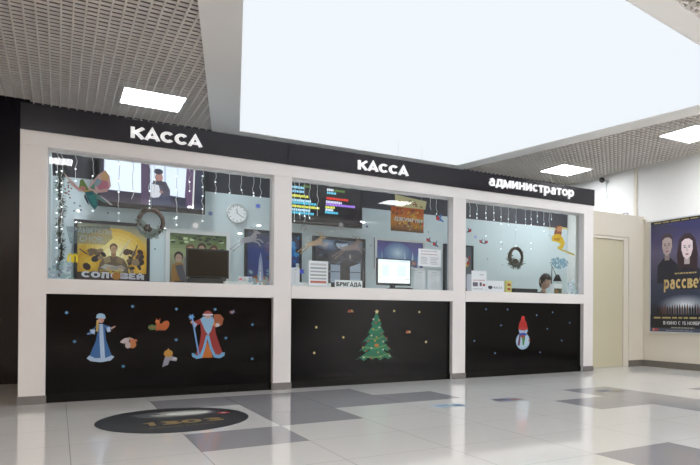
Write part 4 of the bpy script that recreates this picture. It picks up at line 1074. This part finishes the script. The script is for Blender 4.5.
# wreaths hanging behind the glass
def wreath(name, label, u, v, ru, y, mats, flower):
    c = HY(u, v, y); rad = ru
    t = thing(name, (c.x, y, c.z-rad), label, 'wreath')
    random.seed(int(u))
    for k in range(3):
        pts = []
        for i in range(41):
            an = 2*PI*i/40; rr = rad*(1+.05*math.sin(5*an+k*2)); pts.append((c.x+rr*.88*math.cos(an), y+.01*math.sin(7*an+k*2), c.z+rr*math.sin(an)))
        MB().tube(pts, rad*.14, 7, cap=False).build('twig_ring', M['twig'], t)
    lf = MB()
    for q in range(420):
        an = random.gauss(-PI/2-.3, .7); rr = rad*random.uniform(.72,1.25)
        p = Vector((c.x+rr*.85*math.cos(an), y+random.uniform(-.04,.03), c.z+rr*math.sin(an)))
        d = Vector((random.uniform(-1,1), random.uniform(-.5,.5), random.uniform(-1,1))).normalized(); s_ = d.cross(Vector((0,1,0.1))).normalized()
        L, wd = rad*random.uniform(.2,.42), rad*.045
        lf.add([p, p+d*L*.5+s_*wd, p+d*L, p+d*L*.5-s_*wd], [(0,1,2,3)])
    lf.build('foliage', mats, t)
    if flower:
        fb = MB()
        for q in range(9): 
            an = random.uniform(0,2*PI); fb.ball((c.x-.25*rad+.2*rad*math.cos(an), y-.03, c.z-.55*rad+.2*rad*math.sin(an)), rad*.15, 8, 6)
        fb.build('cones', M['twig'], t)
    MB().tube([(c.x, y, c.z+rad), (c.x, y, ZH+.0)], .0015, 5).build('cord', M['wire'], t)
    return t
wreath('wreath', 'twig wreath with frosted grey needles hanging behind the left glass', 151, 222, .115, .22, M['frostleaf'], True)
wreath('wreath.001', 'dark twig wreath with cones hanging behind the right glass', 516, 257, .115, .22, M['leaf'], True)
# needle garland down the left side
t = thing('garland', (HY(61,285,.26).x, .26, ZS1), 'dark needle garland hanging down the left edge of the left window', 'garland')
random.seed(21)
pts = [(HY(61,174,.26).x, .26, ZH-.01)]
for i in range(1, 15):
    zz = ZH-.01-i*(ZH-ZS1-.05)/14; pts.append((pts[0][0]+.012*math.sin(i*1.3), .26+.008*math.cos(i), zz))
MB().tube(pts, .006, 6).build('stem', M['twig'], t)
lf = MB(); bb = MB()
for q in range(900):
    k = random.randint(0, 13); f_ = random.random(); p = Vector(pts[k]).lerp(Vector(pts[k+1]), f_)
    an = random.uniform(0, 2*PI); d = Vector((math.cos(an), math.sin(an)*.6, random.uniform(-.9,.5))).normalized(); s_ = d.cross(Z_).normalized()
    L = random.uniform(.03,.062); lf.add([p, p+d*L*.5+s_*.007, p+d*L, p+d*L*.5-s_*.007], [(0,1,2,3)])
for q in range(16):
    r = HY(66+random.uniform(-4,6), 190+random.uniform(-8,10), .26); bb.ball((r.x, .24+random.uniform(0,.03), r.z), .007, 8, 6)
lf.build('needles', M['leaf'], t); bb.build('berries', M['berry'], t)

# icicle light strings
def lightstring(label, name, strands, x0, x1, seed):
    t = thing(name, ((x0+x1)/2, .15, ZH-.02), label, 'string lights')
    random.seed(seed); wm = MB(); Y0 = .15; zt = ZH-.006; first = None
    wm.tube([(x0+(x1-x0)*i/30, Y0, zt-.006*abs(math.sin(i*1.1))) for i in range(31)], .0028, 5)
    for u, v, vb in strands:
        b0 = HY(u, v, Y0); x = b0.x; n = max(3, int((zt-b0.z)/.05)); P = []
        for i in range(n+1):
            P.append((x+.006*math.sin(i*1.7+u)+(.01 if i % 2 else 0), Y0, zt+(b0.z-zt)*i/n))
        wm.tube(P, .0024, 5)
        for vv in vb:
            r = HY(u, vv, Y0)
            c = (r.x+.004, Y0-.004, r.z)
            if first is None:
                first = MB().ball(c, .0065, 8, 6).build('bulb', M['bulb'], t); fc = Vector(c)
            else:
                o = first.copy(); COL.objects.link(o); o.parent = t; o.location = Vector(c)-fc
    wm.build('wire', M['wire'], t)
lightstring('string of icicle lights hanging behind the left glass', 'icicle_lights',
    [(56,262,(172,181,190,199,213,227,240,248,262)),(61,243,(171,183,192,207,217,229)),(75,181,(169,181)),(92,214,(176,211)),(104,168,()),(118,222,(164,181,192,213,221)),(132,199,(191,)),(149,206,(191,201,204,208)),
     (154,192,(180,)),(176,226,(176,190,217,225)),(189,192,(182,191)),(202,222,(176,187,196,209,221)),(215,193,(182,193)),(229,193,(193,)),(241,194,(190,)),(253,196,(193,196)),(260,197,(197,))], -.06, 1.76, 1)
lightstring('short string of lights at the upper left of the middle glass', 'icicle_lights.001',
    [(294,221,(221,)),(299,219,(214,)),(304,222,(216,)),(309,220,(218,)),(317,216,(208,)),(436,216,(214,)),(430,210,())], 1.99, 3.87, 2)
lightstring('string of icicle lights hanging behind the right glass', 'icicle_lights.002',
    [(469.5,216,(216,)),(476.5,218,(214,218)),(485.5,235,(213,218,236)),(493.5,220,(213,220)),(500.5,249,(217,224,242,249)),(508,226,(219,225)),(515.5,248,(222,229.5,246)),(525,226,(219,225)),(530.7,250,(219,225,243,249)),
     (537,223,(216,222)),(543.5,232,(224,231)),(551,221,(219,)),(549,237,(237,))], 4.08, 5.96, 3)

# ================================================================== SEATED PERSON (behind the right window)
PYc = .86
hc = HY(545.3, 281.5, PYc)      # centre of the head
px = hc.x; hz = hc.z
def skin_body():
    J = {'pel': (px, PYc+.12, .56), 'sp1': (px, PYc+.12, .74), 'ch': (px, PYc+.08, .98), 'nk': (px, PYc+.05, hz-.19), 'hd0': (px, PYc+.03, hz-.10)}
    R = {'pel': .135, 'sp1': .12, 'ch': .13, 'nk': .05, 'hd0': .045}
    E_ = [('pel','sp1'),('sp1','ch'),('ch','nk'),('nk','hd0')]
    for s, n in ((-1,'l'),(1,'r')):
        J['sh'+n] = (px+s*.165, PYc+.07, 1.04); R['sh'+n] = .055
        J['el'+n] = (px+s*.21, PYc-.02, .84); R['el'+n] = .042
        J['wr'+n] = (px+s*.15, PYc-.24, .90); R['wr'+n] = .027
        J['pa'+n] = (px+s*.13, PYc-.31, .905); R['pa'+n] = .030
        J['hp'+n] = (px+s*.09, PYc+.11, .54); R['hp'+n] = .09
        J['kn'+n] = (px+s*.12, PYc-.30, .52); R['kn'+n] = .062
        J['an'+n] = (px+s*.12, PYc-.28, .10); R['an'+n] = .040
        J['to'+n] = (px+s*.13, PYc-.43, .045); R['to'+n] = .038
        E_ += [('ch','sh'+n),('sh'+n,'el'+n),('el'+n,'wr'+n),('wr'+n,'pa'+n),('pel','hp'+n),('hp'+n,'kn'+n),('kn'+n,'an'+n),('an'+n,'to'+n)]
        for f_ in range(5):
            if f_ == 4: a0, a1, a2 = (-s*.03,.02,0), (-s*.05,-.005,-.005), (-s*.06,-.03,-.008)
            else:
                o_x = (f_-1.5)*.018; ln = (.07,.078,.074,.06)[f_ if s > 0 else 3-f_]
                a0, a1, a2 = (o_x,-.02,0), (o_x*1.1,-.02-ln*.55,.003), (o_x*1.15,-.02-ln,-.010)
            pb = Vector(J['pa'+n])
            for k, aa in enumerate((a0, a1, a2)):
                J[f'f{n}{f_}{k}'] = tuple(pb+Vector(aa)); R[f'f{n}{f_}{k}'] = .0085-.0008*k
            E_ += [('pa'+n, f'f{n}{f_}0'), (f'f{n}{f_}0', f'f{n}{f_}1'), (f'f{n}{f_}1', f'f{n}{f_}2')]
    names = list(J); me = bpy.data.meshes.new('tmpb')
    me.from_pydata([J[k] for k in names], [(names.index(a), names.index(b)) for a, b in E_], [])
    ob = bpy.data.objects.new('tmpb', me); COL.objects.link(ob)
    md = ob.modifiers.new('s', 'SKIN'); md.use_smooth_shade = True
    for i, k in enumerate(names):
        sv = me.skin_vertices[0].data[i]; r = R[k]
        sv.radius = (r*1.25, r*.85) if k in ('ch','sp1','pel') else (r, r); sv.use_root = (k == 'pel')
    ms = ob.modifiers.new('u', 'SUBSURF'); ms.levels = 2; ms.render_levels = 2
    dg = bpy.context.evaluated_depsgraph_get(); dg.update()
    m2 = bpy.data.meshes.new_from_object(ob.evaluated_get(dg))
    bpy.data.objects.remove(ob)
    return m2
person = thing('person', (px, PYc+.1, 0), 'person with short dark hair seated behind the right ledge, head bent down', 'person')
try:
    bmesh_ = skin_body()
    mb = MB(); mb.add([v.co.copy() for v in bmesh_.vertices], [tuple(p.vertices) for p in bmesh_.polygons]); mb.smooth = True
except Exception as e:
    mb = MB().ball((px, PYc+.1, .8), (.18, .12, .3))
# head with face, bent slightly down
def hf(p):
    x, y, z = p
    w_ = 1-.22*max(0, -z)**1.5
    x *= w_; y *= 1-.12*max(0, -z)
    if y < -.6 and abs(x) < .25:          # nose
        y -= .16*math.exp(-((z+.12)/.18)**2)*math.exp(-(x/.13)**2)
    y += .07*math.exp(-((z-.10)/.10)**2)*math.exp(-((abs(x)-.38)/.16)**2)*(1 if y < 0 else 0)
    y -= .05*math.exp(-((z+.48)/.07)**2)*math.exp(-(x/.22)**2)*(1 if y < 0 else 0)
    return Vector((x, y, z))
hr = (.078, .098, .118)
TILT = Matrix.Rotation(math.radians(22), 3, 'X')
HC = Vector((px, PYc, hz))
def htf(lst): return [HC+TILT@(v-HC) for v in lst]
hm = MB().ball(HC, hr, 32, 24, f=hf)
for s in (-1, 1): hm.ball(HC+Vector((s*.079, .012, -.008)), (.012, .022, .032), 10, 8)
k0 = len(mb.v); mb.add(htf(hm.v), hm.f)
body = mb.build('body', [M['skin'], M['shirt']], person, smooth=True)
for p in body.data.polygons:
    c = p.center+Vector(person['_o']); skinp = (c.z > hz-.165) or (c.y < PYc-.245 and c.z > .8)
    p.material_index = 0 if skinp else 1
hb = MB().ball(HC, (.086, .107, .126), 28, 20, f=lambda p: Vector((p.x, p.y, p.z)))
keep = [f for f in hb.f if sum((hb.v[i]-HC).y for i in f)/len(f) > -.062+(-.6)*min(0, sum((hb.v[i]-HC).z for i in f)/len(f)-.02) or sum((hb.v[i]-HC).z for i in f)/len(f) > .052]
hb.f = keep; hb.c = [None]*len(keep); hb.v = htf(hb.v); hb.build('hair', M['hair'], person)
em = MB()
for s in (-1, 1): em.ball(HC+Vector((s*.030, -.085, .010)), (.012, .008, .008), 10, 8)
em.v = htf(em.v); em.build('eyes', M['paper'], person)
em = MB()
for s in (-1, 1): em.ball(HC+Vector((s*.030, -.092, .010)), (.0055, .003, .0055), 8, 6)
em.v = htf(em.v); em.build('pupils', M['black'], person)
mm = MB().ball(HC+Vector((0, -.083, -.056)), (.024, .008, .006), 12, 6); mm.v = htf(mm.v); mm.build('mouth', mat('lips', (.35,.12,.10), .5), person)
# chair
t = thing('office_chair', (px, PYc+.12, 0), 'dark office chair under the seated person behind the right ledge', 'chair')
B(px-.23, px+.23, PYc-.12, PYc+.32, .40, .455).build('seat', M['shirt'], t, .02)
B(px-.20, px+.20, PYc+.32, PYc+.37, .50, .93).build('backrest', M['shirt'], t, .02)
MB().tube([(px, PYc+.1, .06), (px, PYc+.1, .40)], .025, 12).build('column', M['metal'], t)
MB().tube([(px, PYc+.34, .43), (px, PYc+.39, .46), (px, PYc+.385, .6)], .018, 8).build('back_bar', M['black'], t)
for k in range(5):
    an = 2*PI*k/5+.3; e = (px+.27*math.cos(an), PYc+.1+.27*math.sin(an))
    l_ = MB().tube([(px, PYc+.1, .09), (e[0], e[1], .065)], [.022,.014], 8).build('leg', M['black'], t)
    MB().ball((e[0], e[1], .026), (.02,.02,.026), 10, 8).build('castor', M['black'], l_)

# ================================================================== RIGHT WALL FITTINGS
cp = HX(602, 180, XR-.10); br = HX(608, 181.5, XR)
t = thing('security_camera', (XR, br.y, br.z), 'small black security camera on the upper right wall beside the sign board', 'security camera')
MB().tube([(XR, br.y, br.z), (XR-.05, br.y, br.z+.005), (cp.x, cp.y, cp.z)], .010, 8).build('bracket', M['silver'], t)
B(XR-.012, XR, br.y-.035, br.y+.035, br.z-.025, br.z+.025).build('mount_plate', M['silver'], t, .002)
MB().ball(cp, (.048, .048, .045), 20, 14).build('housing', M['black'], t)
ln = (CAM-cp).normalized(); ln = Vector((-.5, -.7, -.45)).normalized()
MB().tube([cp+ln*.03, cp+ln*.065], [.028, .026], 16).build('lens', M['dkscreen'], t)
random.seed(4)
pts = []
for u, v in ((606,183),(606.5,190),(607.5,197),(605,203),(606.5,206),(604,211),(605,218)):
    r = HX(u, v, XR-.003); pts.append((XR-.003, r.y, r.z))
tag(MB().tube(pts, .004, 6).build('cable', M['cable']), 'thin pale cable hanging down the right wall under the security camera', 'cable')
r0 = HY(626, 214, DY+.05)
pts = [(r0.x-.09, DY+.05, 2.295), (r0.x-.05, DY+.04, 2.315), (r0.x, DY+.04, 2.325), (r0.x+.05, DY+.05, 2.325), (r0.x+.055, DY+.07, 2.31), (r0.x+.055, DY+.075, 2.295)]
tag(MB().tube(pts, .005, 6).build('cable', M['black']), 'short loop of black cable on top of the low wall above the door', 'cable')
rr_ = HX(644, 217.5, CLX)
tag(MB().ball((CLX-.02, .245, 2.245), .022, 14, 10).build('sensor', M['cream']), 'small cream knob at the corner of the low wall beside the film poster', 'sensor')

# ------------------------------------------------------------------ world and view
wd = bpy.data.worlds.new('world'); SC.world = wd; wd.use_nodes = True
wd.node_tree.nodes['Background'].inputs[0].default_value = (.8, .88, 1, 1)
wd.node_tree.nodes['Background'].inputs[1].default_value = .3
for o in list(bpy.data.objects):
    if '_o' in o: del o['_o']
SC.view_settings.view_transform = 'Standard'
SC.view_settings.look = 'None'
SC.view_settings.gamma = 1
SC.view_settings.exposure = .50
SC.view_settings.use_curve_mapping = False
